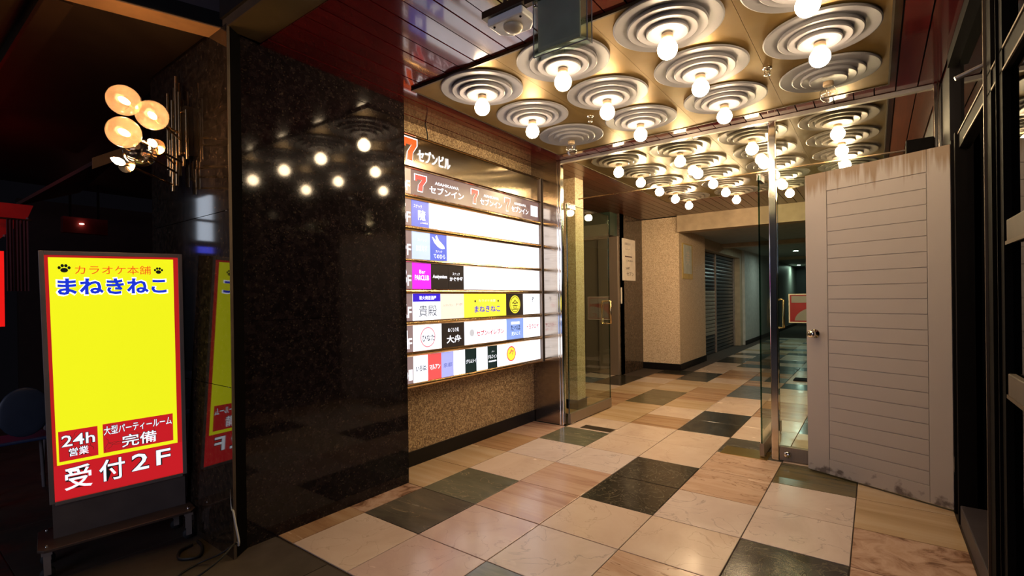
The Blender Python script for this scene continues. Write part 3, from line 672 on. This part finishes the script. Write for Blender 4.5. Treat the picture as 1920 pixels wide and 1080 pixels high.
def seven(mb, u0, v0, u1, v1, o):
    w, h = u1 - u0, v1 - v0
    pts = [(0, 1), (1, 1), (1, .72), (.70, .38), (.66, 0), (.24, 0), (.30, .38), (.60, .72), (.18, .72), (.18, .60), (0, .60)]
    vs = [FD(u0 + p * w, v0 + q * h, o) for p, q in pts]; mb.add(vs, [tuple(range(len(pts) - 1, -1, -1))])
    return mb
# header logo and letters
hl = MB(); seven(hl, 2.255, 2.165, 2.395, 2.335, .004); put('lettering', hl, 'lit_white', db, label='white outlined numeral seven')
hl = MB(); seven(hl, 2.265, 2.173, 2.385, 2.327, .0052); put('lettering', hl, 'lit_orange_red', db, label='orange red numeral seven')
hl = MB(); text_add(hl, 'セブンビル', 2.395, 2.185, 2.725, 2.275, FD, .005, .022); put('lettering', hl, 'lit_white', db, label='white lettering of the header')
def panel(u0, u1, v0, v1, mat, texts=(), name='tenant_panel', label=None):
    p = put(name, B((XD - .0045, u0 + .0008, v0 + .001), (XD, u1 - .0008, v1 - .001)), 'lit_' + mat, db, label=label)
    by = {}
    for (s, a, b_, c, d, m, bold, *rest) in texts:
        mb = by.setdefault(m, MB()); w, h = u1 - u0, v1 - v0
        if s == 'DISC':
            cu, cv = u0 + a * w, v0 + b_ * h; r = c * h
            vs = [FD(cu + r * math.cos(2 * PI * k / 28), cv + r * math.sin(2 * PI * k / 28), d) for k in range(28)]; mb.add(vs, [tuple(range(27, -1, -1))[::-1]])
        elif s == 'RECT':
            mb.add([FD(u0 + a * w, v0 + b_ * h, .0006), FD(u0 + c * w, v0 + b_ * h, .0006), FD(u0 + c * w, v0 + d * h, .0006), FD(u0 + a * w, v0 + d * h, .0006)], [(0, 1, 2, 3)])
        else: text_add(mb, s, u0 + a * w, v0 + b_ * h, u0 + c * w, v0 + d * h, FD, rest[0] if rest else .0014, bold)
    for m, mb in by.items(): put('lettering', mb, 'lit_' + m, p)
    return p
ROW = {'6': (1.938, 2.116), '5': (1.718, 1.902), '4': (1.488, 1.682), '3': (1.276, 1.462), '2': (1.053, 1.244), '1': (.838, 1.022), 'B': (.618, .806)}
for k, nm in (('6', '6F'), ('5', '5F'), ('4', '4F'), ('3', '3F'), ('2', '2F'), ('1', '1F'), ('B', 'B1')):
    v0, v1 = ROW[k]; panel(YA + .01, 2.332, v0, v1, 'label_hi' if k == '6' else 'label', [(nm[0], .30, .12, .62, .82, 'white', .01), (nm[1], .66, .12, .92, .52, 'white', .01)], 'floor_label', 'floor label reading ' + nm)
v0, v1 = ROW['6']
panel(2.334, 3.945, v0, v1, 'brown', [], label='dark brown panel with three red numerals and white lettering')
for (a, b_) in ((2.36, 2.92), (2.96, 3.40), (3.40, 3.80)):
    w = b_ - a
    q = MB(); seven(q, a, v0 + .03, a + .22 * w, v1 - .025, .0016); put('lettering', q, 'lit_white', db)
    q = MB(); seven(q, a + .015 * w, v0 + .036, a + .205 * w, v1 - .031, .0026); put('lettering', q, 'lit_seven_red', db)
    q = MB(); text_add(q, 'セブンイン', a + .26 * w, v0 + .04, a + .92 * w, v0 + .095, FD, .0026, .02); text_add(q, 'ASAHIKAWA', a + .36 * w, v0 + .108, a + .82 * w, v0 + .130, FD, .0026, .01); put('lettering', q, 'lit_white', db)
put('tenant_panel', MB().box((XD, 3.81, v0 + .04), (XD + .002, 3.925, v1 - .04)), 'lit_white', db)
def blanks(k, u0, u1, n):
    v0, v1 = ROW[k]; w = (u1 - u0) / n
    for i in range(n):
        panel(u0 + i * w, u0 + (i + 1) * w, v0, v1, 'white', [('Seven', .28, .47, .78, .57, 'faint', 0.015)])
v0, v1 = ROW['5']; panel(2.334, 2.500, v0, v1, 'panel_blue', [('スナック', .12, .72, .58, .86, 'white', .0), ('隨', .36, .26, .78, .66, 'white', .02), ('p-RARA', .50, .12, .92, .20, 'white', 0)]); blanks('5', 2.502, 3.945, 9)
v0, v1 = ROW['4']; panel(2.334, 2.508, v0, v1, 'pale_blue', [('スナック', .3, .66, .8, .76, 'soft_white', 0), ('はまなす', .22, .30, .82, .52, 'soft_white', .01)])
hand = [('スナック', .30, .30, .70, .40, 'white', .0), ('てのひら', .18, .08, .88, .25, 'white', .01)]
hp = panel(2.510, 2.680, v0, v1, 'panel_blue', hand)
hm = MB(); h_ = [(.10, .88), (.17, .86), (.34, .74), (.30, .92), (.38, .96), (.50, .78), (.66, .68), (.82, .58), (.86, .48), (.70, .46), (.56, .48), (.42, .54), (.30, .62), (.20, .70)]
hm.add([FD(2.510 + p * .170, v0 + q * (v1 - v0), .0015) for p, q in h_], [tuple(range(len(h_)))]); put('emblem', hm, 'lit_white', hp, label='white hand emblem')
blanks('4', 2.682, 3.945, 8)
v0, v1 = ROW['3']; panel(2.334, 2.512, v0, v1, 'magenta', [('Bar', .36, .60, .68, .74, 'white', .0), ('PARCLUB', .12, .34, .88, .54, 'white', .02)])
panel(2.514, 2.690, v0, v1, 'char', [('Asaiyanism', .08, .40, .92, .58, 'white', .02)]); panel(2.692, 2.866, v0, v1, 'char', [('スナック', .26, .58, .72, .70, 'white', 0), ('かぐや母', .08, .34, .92, .52, 'white', .02)]); blanks('3', 2.868, 3.945, 7)
v0, v1 = ROW['2']; panel(2.334, 2.604, v0, v1, 'white', [('RECT', 0, .70, 1, 1, 'indigo', 0), ('炭火焼居酒屋', .22, .77, .84, .92, 'white', .01), ('貴殿', .20, .14, .86, .56, 'ink', .0)])
panel(2.606, 2.864, v0, v1, 'cream', [('レストラン', .12, .50, .5, .58, 'label', 0), ('ドボ', .66, .52, .92, .62, 'label', 0)])
panel(2.866, 3.410, v0, v1, 'lemon', [('カラオケ本舗', .32, .64, .72, .76, 'cream', 0), ('まねきねこ', .22, .20, .84, .48, 'indigo', .02), ('DISC', .24, .68, .05, .001, 'ink', 0), ('DISC', .79, .68, .05, .001, 'ink', 0)])
panel(3.412, 3.668, v0, v1, 'char', [('DISC', .5, .5, .42, .0008, 'lemon', 0), ('DISC', .5, .5, .37, .0012, 'char', 0), ('DISC', .5, .5, .34, .0016, 'lemon', 0), ('金', .32, .26, .68, .74, 'char', .0, .0022)])
panel(3.670, 3.945, v0, v1, 'white', [('?', .5, .62, .62, .84, 'ink', 0), ('ろばた', .2, .3, .5, .5, 'pink', 0)])
v0, v1 = ROW['1']; panel(2.334, 2.612, v0, v1, 'white', [('DISC', .5, .5, .40, .0006, 'pink', 0), ('DISC', .5, .5, .35, .0010, 'white', 0), ('ひなた', .30, .34, .74, .60, 'ink', .02, .0016)])
panel(2.614, 2.864, v0, v1, 'char', [('ぬくもり処', .26, .62, .74, .80, 'white', .0), ('大舟', .20, .16, .84, .48, 'white', .02)])
panel(2.866, 3.410, v0, v1, 'white', [('セブン-イレブン', .26, .34, .93, .58, 'ink_red', .03), ('DISC', .16, .5, .16, .0006, 'faint', 0)])
panel(3.412, 3.668, v0, v1, 'soft_blue', [('RECT', .26, .72, .76, .84, 'white', 0), ('たべほ', .24, .42, .80, .68, 'ink', .01), ('だいこく', .28, .18, .78, .36, 'white', .01)])
panel(3.670, 3.945, v0, v1, 'white', [('トヨクニヤ', .18, .42, .90, .66, 'ink_red', .03), ('二次会・宴会', .3, .24, .9, .36, 'pink', 0)])
v0, v1 = ROW['B']
for (u0, u1, m, tx) in ((2.334, 2.470, 'white', [('いろは:', .15, .40, .9, .62, 'ink', .03)]), (2.472, 2.606, 'coral', [('マルアン', .1, .38, .9, .58, 'white', .02)]), (2.608, 2.738, 'lavender', [('泉都', .14, .38, .86, .56, 'ink_navy', 0)]),
                        (2.740, 2.868, 'white', [('Ribbon', .1, .48, .9, .56, 'faint', 0)]), (2.870, 3.006, 'deep_green', [('グリムシイ', .06, .38, .94, .56, 'white', .01)]), (3.008, 3.146, 'white', [('ソレイユ', .1, .42, .9, .54, 'lavender', 0)]),
                        (3.148, 3.276, 'deep_green', [('バー', .4, .7, .7, .78, 'white', 0), ('ドルフィン', .06, .42, .94, .60, 'white', .01), ('RECT', .1, .28, .9, .34, 'white', 0)]), (3.278, 3.412, 'white', []),
                        (3.414, 3.560, 'white', [('DISC', .42, .5, .36, .0006, 'coral', 0), ('DISC', .42, .5, .30, .0010, 'lemon', 0), ('夕', .2, .3, .66, .72, 'coral', .03, .0016)]), (3.562, 3.690, 'white', [('Seven', .2, .48, .9, .58, 'faint', 0)]), (3.692, 3.818, 'white', [('Seven', .2, .48, .9, .58, 'faint', 0)]), (3.820, 3.945, 'white', [('Seven', .2, .48, .9, .58, 'faint', 0)])):
    panel(u0, u1, v0, v1, m, tx)
put('conduit', MB().tube(smoothcurve([(XD - .03, 2.52, 2.355), (XD - .03, 2.525, 2.40), (XD - .04, 2.515, 2.489)]), .005), 'cable_black', db)

# ================================================================== STANDING LIGHTBOX SIGN
SC = .965
oC = Vector((0, 0, 1.2)); BLp = oC + (Vector((-3.07, .539, .11)) - oC) * SC
from mathutils import Quaternion
ax = Vector((math.radians(1.64), math.radians(4.651), math.radians(-10.131))); th = ax.length
Rm = Quaternion(ax.normalized(), th).to_matrix().to_4x4()
Wd, Hd = .533 * SC, 1.335 * SC; zb = BLp.z
root = Matrix.Translation(BLp) @ Rm
ls = thing('lightbox_sign', 'yellow and red illuminated standing sign on a wheeled base beside the granite pier', 'sign', mat=root)
# local frame: X out of the face, Y along it, Z up; face plane at X = 0
D = -.12
put('cabinet', MB().box((D, 0, .17), (-.004, Wd, Hd)), 'cabinet_dark', ls, world=False, bevel=.004)
put('skirt', B((D + .01, .008, 0), (-.012, Wd - .008, .17)), 'cabinet_dark', ls, world=False)
fr_ = MB(); fr_.box((-.004, 0, .165), (.004, .018, Hd)).box((-.004, Wd - .018, .165), (.004, Wd, Hd)).box((-.004, .018, Hd - .018), (.004, Wd - .018, Hd)).box((-.004, .018, .155), (.004, Wd - .018, .172))
put('face_frame', fr_, 'cabinet_grey', ls, world=False, bevel=.002)
s = SC
FL = lambda u, v, o: (o, u * s, v * s)
def rect(mb, u0, v0, u1, v1, o): mb.add([FL(u0, v0, o), FL(u1, v0, o), FL(u1, v1, o), FL(u0, v1, o)], [(0, 1, 2, 3)]); return mb
fp = put('face_panel', MB().box((-.004, .018, .172), (.0005, Wd - .018, Hd - .018)), 'lit_border_red', ls, world=False, label='red bordered glowing face panel')
fb = put('yellow_field', rect(MB(), .031, .348, .494, 1.306, .0012), 'lit_yellow', ls, world=False, label='plain yellow upper field')
put('red_field', rect(rect(rect(MB(), .019, .183, .514, .347, .0012), .039, .363, .177, .506, .002), .196, .366, .476, .509, .002), 'lit_red', ls, world=False, label='red fields of the lower part')
q = MB(); rc_ = random.Random(5)
for (bu0, bv0, bu1, bv1, n_) in ((.041, .365, .175, .504, 7), (.198, .368, .474, .507, 13)):
    for k in range(n_):
        u_, v_, a_ = rc_.uniform(bu0, bu1), rc_.uniform(bv0, bv1), rc_.uniform(0, 6.28)
        for st in range(7):
            u2_, v2_ = u_ + .014 * math.cos(a_), v_ + .010 * math.sin(a_)
            if not (bu0 < u2_ < bu1 and bv0 < v2_ < bv1): break
            du, dv_ = -.0007 * math.sin(a_), .0007 * math.cos(a_)
            q.add([FL(u_ - du, v_ - dv_, .0022), FL(u2_ - du, v2_ - dv_, .0022), FL(u2_ + du, v2_ + dv_, .0022), FL(u_ + du, v_ + dv_, .0022)], [(0, 1, 2, 3)])
            u_, v_, a_ = u2_, v2_, a_ + rc_.uniform(-.7, .7)
put('crackle_print', q, 'lit_char', ls, world=False, kind='stuff')
q = MB()
def paw(cu, cv, r):
    for (du, dv, rr, e) in ((0, -.25, .62, .8), (-.78, .28, .26, 1.3), (-.28, .72, .27, 1.3), (.30, .72, .27, 1.3), (.80, .28, .26, 1.3)):
        vs = [FL(cu + (du + rr * math.cos(2 * PI * k / 20)) * r, cv + (dv + rr * e * math.sin(2 * PI * k / 20)) * r, .0024) for k in range(20)]; q.add(vs, [tuple(range(20))])
paw(.083, 1.254, .021); paw(.432, 1.247, .018); put('paw_print', q, 'lit_black', ls, world=False)
q = MB(); text_add(q, 'カラオケ本舗', .119, 1.230, .401, 1.272, FL, .0024, .004); put('lettering', q, 'lit_orange_red', ls, world=False, label='small red lettering')
q = MB(); text_add(q, 'まねきねこ', .052, 1.130, .470, 1.218, FL, .0020, .055); put('lettering', q, 'lit_white', ls, world=False)
q = MB(); text_add(q, 'まねきねこ', .058, 1.136, .464, 1.212, FL, .0026, .034); put('lettering', q, 'lit_blue', ls, world=False, label='large blue lettering')
for off, mt, o in ((.045, 'lit_black', .0026), (.012, 'lit_soft_white', .0034)):
    e = off * .06
    for (t_, a_, b_, c_, d_) in (('24h', .050, .432, .166, .484), ('営業', .074, .382, .142, .420), ('大型パーティールーム', .200, .454, .470, .496), ('完備', .267, .378, .404, .438),
                                 ('受', .054, .222, .151, .332), ('付', .178, .226, .274, .332), ('2', .302, .246, .370, .330), ('F', .402, .250, .461, .328)):
        q = MB(); text_add(q, t_, a_ - e, b_ - e, c_ + e, d_ + e, FL, o, off); put('lettering', q, mt, ls, world=False)
# base plate with clipped corners, bolts, castors
x0, x1, y0, y1 = D - .028, .085, -.045, Wd + .022; c = .022
bp_ = MB().prism([(x0 + c, y0), (x1 - c, y0), (x1, y0 + c), (x1, y1 - c), (x1 - c, y1), (x0 + c, Wd + .002), (x0, Wd - .014), (x0, y0 + c)], -.012, 0)
put('base_plate', bp_, 'plate_brown', ls, world=False, bevel=.002)
for (bx, by) in ((x1 - .03, y0 + .03), (x1 - .03, y1 - .03), (x0 + .03, y0 + .03), (x0 + .03, Wd - .035)):
    put('bolt', MB().lathe([(.001, .010), (.005, .010), (.006, 0)], (bx, by, 0), 'Z', 8), 'chrome', ls, world=False)
    drop = (root @ Vector((bx, by, -.012))).z
    cs = put('castor', MB().box((bx - .016, by - .018, -.03), (bx + .016, by + .018, -.012)).box((bx - .013, by - .012, -.012 - drop + .022), (bx - .010, by + .012, -.03)).box((bx + .010, by - .012, -.012 - drop + .022), (bx + .013, by + .012, -.03)), 'cabinet_grey', ls, world=False)
    rw = .026; wc = drop - rw - .001
    put('wheel', MB().lathe([(.001, -.009), (rw, -.009), (rw, .009), (.001, .009)], (bx, by, -.012 - wc), 'X', 20), 'rubber', cs, world=False)

# ================================================================== WALL LAMP ON THE PIER
wl = thing('wall_lamp', 'brass rod wall lamp with clear globes on the granite side of the pier', 'wall lamp', (-3.0, YF, 2.05))
yb = 1.0
tubes = [(-2.985, 1.90, 2.30), (-2.955, 1.82, 2.33), (-2.925, 1.78, 2.25), (-2.900, 1.86, 2.34), (-2.875, 1.80, 2.36), (-2.850, 1.90, 2.24), (-2.835, 1.95, 2.27), (-2.805, 1.93, 2.18), (-2.955, 1.86, 2.05), (-2.925, 1.93, 2.12)]
for i, (tx, z0, z1) in enumerate(tubes):
    yy = yb + (.022 if i % 2 else 0)
    put('rod', MB().tube([(tx, yy, z0), (tx, yy, z1)], .0095, 10), 'brass_tube', wl)
put('back_plate', B((-2.99, YF - .035, 1.95), (-2.80, YF - .001, 2.20)), 'bronze_dark', wl)
put('cross_bar', MB().tube([(-2.99, yb + .01, 2.17), (-2.81, yb + .01, 2.17)], .006).tube([(-2.99, yb + .01, 1.96), (-2.81, yb + .01, 1.96)], .006).tube([(-2.9, yb + .01, 2.08), (-2.9, YF - .03, 2.08)], .012), 'brass_tube', wl)
def cast(px, py, Y):      # only a measuring aid: where a sight line meets the plane y = Y
    d = fwd + r2 * ((px - 963.0) / 917.63) - u2 * ((py - 561.66) / 917.63)
    return Vector((0, 0, 1.2)) + d * (Y / d.y)
import numpy as _np
globes = [(232, 189, .70, True), (285, 216, .79, True), (232, 248, .68, True), (263, 286, .76, False)]
for (px, py, Yg, lit) in globes:
    g = Vector({(232, 189): (-2.572, .70, 2.068), (285, 216): (-2.535, .79, 2.022), (232, 248): (-2.504, .68, 1.912), (263, 286): (-2.592, .76, 1.866)}[(px, py)])
    a0 = Vector((g.x, yb, g.z)); a0.x = max(-2.985, min(-2.81, g.x - .28))
    tip = g + (a0 - g).normalized() * .068
    arm = put('arm', MB().tube([a0, tip], .006, 8), 'brass', wl)
    put('lamp_holder', MB().tube([tip, g + (a0 - g).normalized() * .03], [.014, .009], 12), 'brass', arm)
    gm = MB(); gm.sphere((0, 0, 0), .062, .062, 32, 18)
    gm.v = [(v[0] + g.x, v[1] + g.y, v[2] + g.z) for v in gm.v]
    put('globe', gm, 'globe_frosted' if lit else 'bulb_clear', wl, label=None if lit else 'unlit clear globe')
    if lit:
        dirv = (g - a0).normalized()
        put('candle_bulb', MB().tube([g - dirv * .032, g - dirv * .02, g, g + dirv * .02, g + dirv * .034], [.006, .011, .013, .009, .001], 12), 'flame_lit', wl)
for (bx, by, bz, ax_) in ((-2.62, .815, 1.925, -2.90), (-2.66, .70, 1.825, -2.93)):   # bare candle bulbs with leaf-shaped drip cups
    a0 = Vector((ax_, yb, bz - .01)); bpnt = Vector((bx, by, bz)); d = (bpnt - a0).normalized()
    put('arm', MB().tube([a0, bpnt - d * .035], .0055, 8), 'brass', wl)
    put('drip_cup', MB().tube([bpnt - d * .075, bpnt - d * .060, bpnt - d * .055], [.004, .034, .036], 20), 'brass', wl)
    put('candle_bulb', MB().tube([bpnt - d * .035, bpnt - d * .02, bpnt, bpnt + d * .025, bpnt + d * .045], [.008, .014, .016, .010, .001], 14), 'flame_lit', wl)

# cables at the pier
put('cable', MB().tube(smoothcurve([(-2.455, 1.055, 2.47), (-2.452, 1.055, 1.4), (-2.450, 1.055, .36), (-2.40, 1.045, .22), (-2.345, 1.04, .12), (-2.345, 1.04, .09)]), .0045), 'cable_white', None, label='thin pale cable running down the pier corner', cat='cable')
put('cable', MB().tube(smoothcurve([(-2.36, 1.04, .10), (-2.42, .99, .05), (-2.50, .93, .008), (-2.46, .84, .008), (-2.36, .86, .02), (-2.34, .95, .06), (-2.36, 1.03, .10)]), .0045), 'cable_black', None, label='black cable looped on the ground at the pier foot', cat='cable')
put('cable', MB().tube(smoothcurve([(-2.74, 1.02, .008), (-2.66, 1.01, .008), (-2.57, .96, .008), (-2.62, .90, .008), (-2.70, .93, .008), (-2.72, .99, .008)]), .0065), 'cable_black', None, label='thick black power cable coiled beside the lit standing sign', cat='cable')

# ================================================================== HALL FITTINGS
nt_ = thing('notice_board', 'white framed notice with dark writing on the dark granite wall', 'notice', (-3.155, 7.38, 1.8))
put('frame', B((-3.158, 7.12, 1.46), (-3.142, 7.62, 2.12)), 'notice_white', nt_, bevel=.006)
q = MB(); FN = lambda u, v, o: (-3.142 + o, u, v)
for (t_, a, b_, c_, d_) in (('お知らせ', 7.20, 2.02, 7.42, 2.06), ('エレベーター', 7.22, 1.94, 7.40, 1.97), ('―――', 7.2, 1.83, 7.48, 1.85), ('ご利用の', 7.26, 1.76, 7.52, 1.79), ('24時', 7.22, 1.63, 7.38, 1.68), ('セブン', 7.26, 1.54, 7.54, 1.60)): text_add(q, t_, a, b_, c_, d_, FN, .001, .01)
put('lettering', q, 'ink_dark', nt_)
po = thing('poster', 'gold and pale green poster on the side of the cream column', 'poster', (-2.54, 8.36, 1.8))
put('sheet', B((-2.539, 8.10, 1.49), (-2.533, 8.66, 2.08)), 'poster_gold', po); put('print', MB().box((-2.533, 8.16, 1.58), (-2.531, 8.60, 2.06)), 'poster_pale', po)
q = MB(); FP = lambda u, v, o: (-2.531 + o, u, v); text_add(q, '美', 8.28, 1.72, 8.50, 1.98, FP, .001, .0); put('lettering', q, 'notice_white', po)
# roller shutters
for (y0, y1, mts, lab) in ((9.47, 10.93, 1, 'grey roller shutter with a paler lower half, next to the cream column'), (11.0, 12.60, 0, 'closed grey roller shutter farther down the hall')):
    sh = thing('roller_shutter', lab, 'roller shutter', (-2.75, (y0 + y1) / 2, 0))
    n_ = 27; hgt = 2.09 / n_
    for k in range(n_):
        z0 = k * hgt
        prof = [(-2.77, z0), (-2.744, z0 + .006), (-2.738, z0 + hgt * .5), (-2.744, z0 + hgt - .010), (-2.77, z0 + hgt - .004)]
        mb = MB(); vs = [(p, y0, q_) for p, q_ in prof] + [(p, y1, q_) for p, q_ in prof]
        mb.add(vs, [(i, i + 5, (i + 1) % 5 + 5, (i + 1) % 5)[::-1] for i in range(5)] + [(0, 1, 2, 3, 4), (9, 8, 7, 6, 5)])
        put('slat', mb, 'shutter_light' if (mts and 5 <= k <= 16) else 'shutter_grey', sh)
    put('guide', MB().box((-2.78, y1, 0), (-2.72, y1 + .05, 2.095)), 'cabinet_grey', sh)
struct('wall_shutter_back', B((-3.1, 9.46, 0), (-2.80, 12.88, 2.099)), 'hall_dark')
struct('trim_14', B((-2.80, 12.66, 0), (-2.60, 12.895, 2.099)), 'cream_paint')
rsn = thing('standing_sign', 'red and grey sign board on a dark stand down the hall', 'sign', (-.72, 7.9, 0))
put('board', B((-.97, 7.89, .82), (-.52, 7.93, 1.20)), 'sign_red', rsn, bevel=.004)
put('frame', MB().box((-.985, 7.885, .805), (-.97, 7.935, 1.215)).box((-.52, 7.885, .805), (-.505, 7.935, 1.215)).box((-.97, 7.885, 1.20), (-.52, 7.935, 1.215)).box((-.97, 7.885, .805), (-.52, 7.935, .82)), 'notice_white', rsn)
q = MB(); arc = [(-.93, .84)] + [(-.58 - .33 * math.cos(a), .84 + .20 * math.sin(a)) for a in [PI / 2 * k / 10 for k in range(11)]] + [(-.54, 1.04), (-.54, .84)]
q.add([(p, 7.888, z_) for p, z_ in arc], [tuple(range(len(arc)))[::-1]]); q.box((-.95, 7.886, 1.09), (-.54, 7.889, 1.185)); put('emblem', q, 'sign_grey', rsn, label='grey arch emblem')
q = MB(); text_add(q, 'C', -.68, .85, -.60, .92, lambda u, v, o: (u, 7.886 - o, v), .001, .03); put('lettering', q, 'sign_red', rsn)
put('pole', B((-.77, 7.90, .02), (-.73, 7.93, .804)), 'frame_black', rsn); put('foot', B((-.93, 7.80, .0008), (-.57, 8.03, .02)), 'frame_black', rsn, bevel=.004)
for (x_, y_, lab) in ((-1.50, 11.6, 'nearest cool white downlight in the hall ceiling'), (-1.577, 13.99, 'middle cool white downlight in the hall ceiling'), (-2.252, 20.84, 'farthest cool white downlight in the hall ceiling')):
    t = thing('downlight', lab, 'ceiling light', (x_, y_, 2.30), group='cool downlights in the hall')
    put('trim_ring', MB().lathe([(.052, 0), (.075, 0), (.073, -.008), (.052, -.006)], (0, 0, 0), 'Z', 28, closed=True), 'white_plastic', t, world=False)
    put('lens', MB().lathe([(.001, -.004), (.052, -.003)], (0, 0, 0), 'Z', 24), 'downlight_cool', t, world=False)

# ================================================================== DARK PORCH AND SHOP ON THE LEFT
struct('wall_porch_back', B((-9.0, 3.4, 0), (-3.3, 3.5, 2.6)), 'brick_dark')
struct('wall_porch_side', B((-9.1, 1.3, 0), (-9.0, 3.5, 2.6)), 'brick_dark')
aw = thing('awning', 'red fabric awning with a dotted edge over the neighbouring shop', 'awning', (-6.3, .6, 1.9))
def slab(q, d):      # a quad given by four points, thickened by the vector d
    q = [Vector(p) for p in q]; r_ = [p + Vector(d) for p in q]
    return MB().add(q + r_, [(0, 1, 2, 3), (7, 6, 5, 4), (0, 4, 5, 1), (1, 5, 6, 2), (2, 6, 7, 3), (3, 7, 4, 0)])
put('canopy', slab([(-6.0, .30, 1.25), (-6.0, .93, 1.96), (-6.0, .97, 2.08), (-6.0, .30, 2.08)], (-.03, 0, 0)), 'awning_red', aw)
put('roof_cloth', slab([(-6.03, .30, 2.07), (-6.03, .97, 2.07), (-7.2, 1.1, 2.2), (-7.2, .30, 2.2)], (0, 0, .015)), 'awning_red', aw)
q = MB()
for k in range(18): q.sphere((-5.99, .32 + .61 * k / 17, 1.26 + .70 * k / 17), .011, None, 8, 6)
put('dotted_edge', q, 'cloth_grey', aw, kind='stuff')
cu = thing('shop_curtain', 'dark split curtain hanging under the red awning', 'curtain', (-5.9, .84, 1.3))
for k in range(3):
    y0 = .785 + k * .046; mb = MB(); vs = []
    for i in range(9):
        yy = y0 + .042 * i / 8; vs += [(-5.9 + .008 * math.sin(i * 1.6 + k), yy, 1.93), (-5.9 + .014 * math.sin(i * 1.6 + k), yy, 1.32)]
    mb.add(vs, [(2 * i, 2 * i + 1, 2 * i + 3, 2 * i + 2) for i in range(8)], True); put('curtain_panel', mb, 'cloth_dark', cu)
put('curtain_pole', MB().tube([(-5.9, .70, 1.935), (-5.9, .94, 1.935)], .008), 'bronze_dark', cu)
gb = thing('lamp_box', 'red glowing upright lamp box at the left edge', 'lamp', (-6.03, .66, 0))
put('glow_panel', B((-5.97, .55, 1.02), (-5.94, .775, 1.66)), 'neon_red', gb); put('stand', B((-5.97, .60, 0), (-5.945, .72, 1.019)), 'frame_black', gb)
rc = thing('shop_canopy', 'dark red shop canopy with one small downlight', 'canopy', (-7.2, 1.6, 2.0))
put('board', B((-7.1, 1.36, 1.98), (-7.0, 1.74, 2.15)), 'awning_dim', rc); put('hanger', MB().box((-7.06, 1.42, 2.15), (-7.04, 1.44, 2.539)).box((-7.06, 1.66, 2.15), (-7.04, 1.68, 2.539)), 'frame_black', rc, kind='stuff'); put('downlight', MB().sphere((-6.98, 1.51, 2.08), .022, .008), 'alley_lamp', rc)
rf = thing('shop_roof', 'sloping dark roof edge of the neighbouring shop with a board coloured orange as if lit', 'roof', (-5.5, 1.1, 2.2))
put('slope', slab([(-6.3, .90, 2.10), (-4.52, 1.04, 2.20), (-4.52, 1.28, 2.39), (-6.3, 1.35, 2.30)], (0, 0, .03)), 'brick_dark', rf)
put('barge_board', slab([(-4.5, 1.04, 2.17), (-4.5, 1.30, 2.34), (-4.5, 1.27, 2.40), (-4.5, 1.04, 2.25)], (-.02, 0, 0)), 'eave_lit', rf)
for (x_, y_, lab) in ((-4.3, .62, 'blue plastic chair at the left edge, in the dark'), (-4.62, .92, 'blue plastic chair half hidden behind the lit standing sign')):
    t = thing('plastic_chair', lab, 'chair', (x_, y_, 0), (0, 0, -PI / 2))
    put('seat', B((-.13, -.13, .36), (.13, .13, .38)), 'bucket_blue', t, world=False, bevel=.008)
    bk = MB().sphere((0, 0, 0), .12, .15, 20, 12); bk.v = [(v[0], v[1] * .12 + .14, v[2] + .55) for v in bk.v]
    put('backrest', bk, 'bucket_pale', t, world=False)
    for ax2 in (-.11, .11):
        for ay2 in (-.11, .11): put('leg', MB().tube([(ax2, ay2, .36), (ax2 * 1.15, ay2 * 1.15, .0)], .010, 6), 'cloth_grey', t, world=False)
# unseen lit box, added for the window reflection in the polished granite
rbox = thing('reflection_box', 'tall lit box down the street, added to be mirrored in the granite', 'sign', (-8.6, -1.2, 0))
put('cabinet', B((-9.4, -1.9, 0), (-8.70, -1.0, 3.1)), 'hall_dark', rbox)
put('lit_window', B((-8.70, -1.42, 2.55), (-8.68, -1.20, 2.95)), 'window_lit', rbox); put('lit_window', B((-8.70, -1.42, 2.2), (-8.68, -1.20, 2.50)), 'window_lit', rbox)
put('light_strip', B((-8.70, -1.42, 2.0), (-8.68, -1.20, 2.10)), 'neon_blue', rbox)
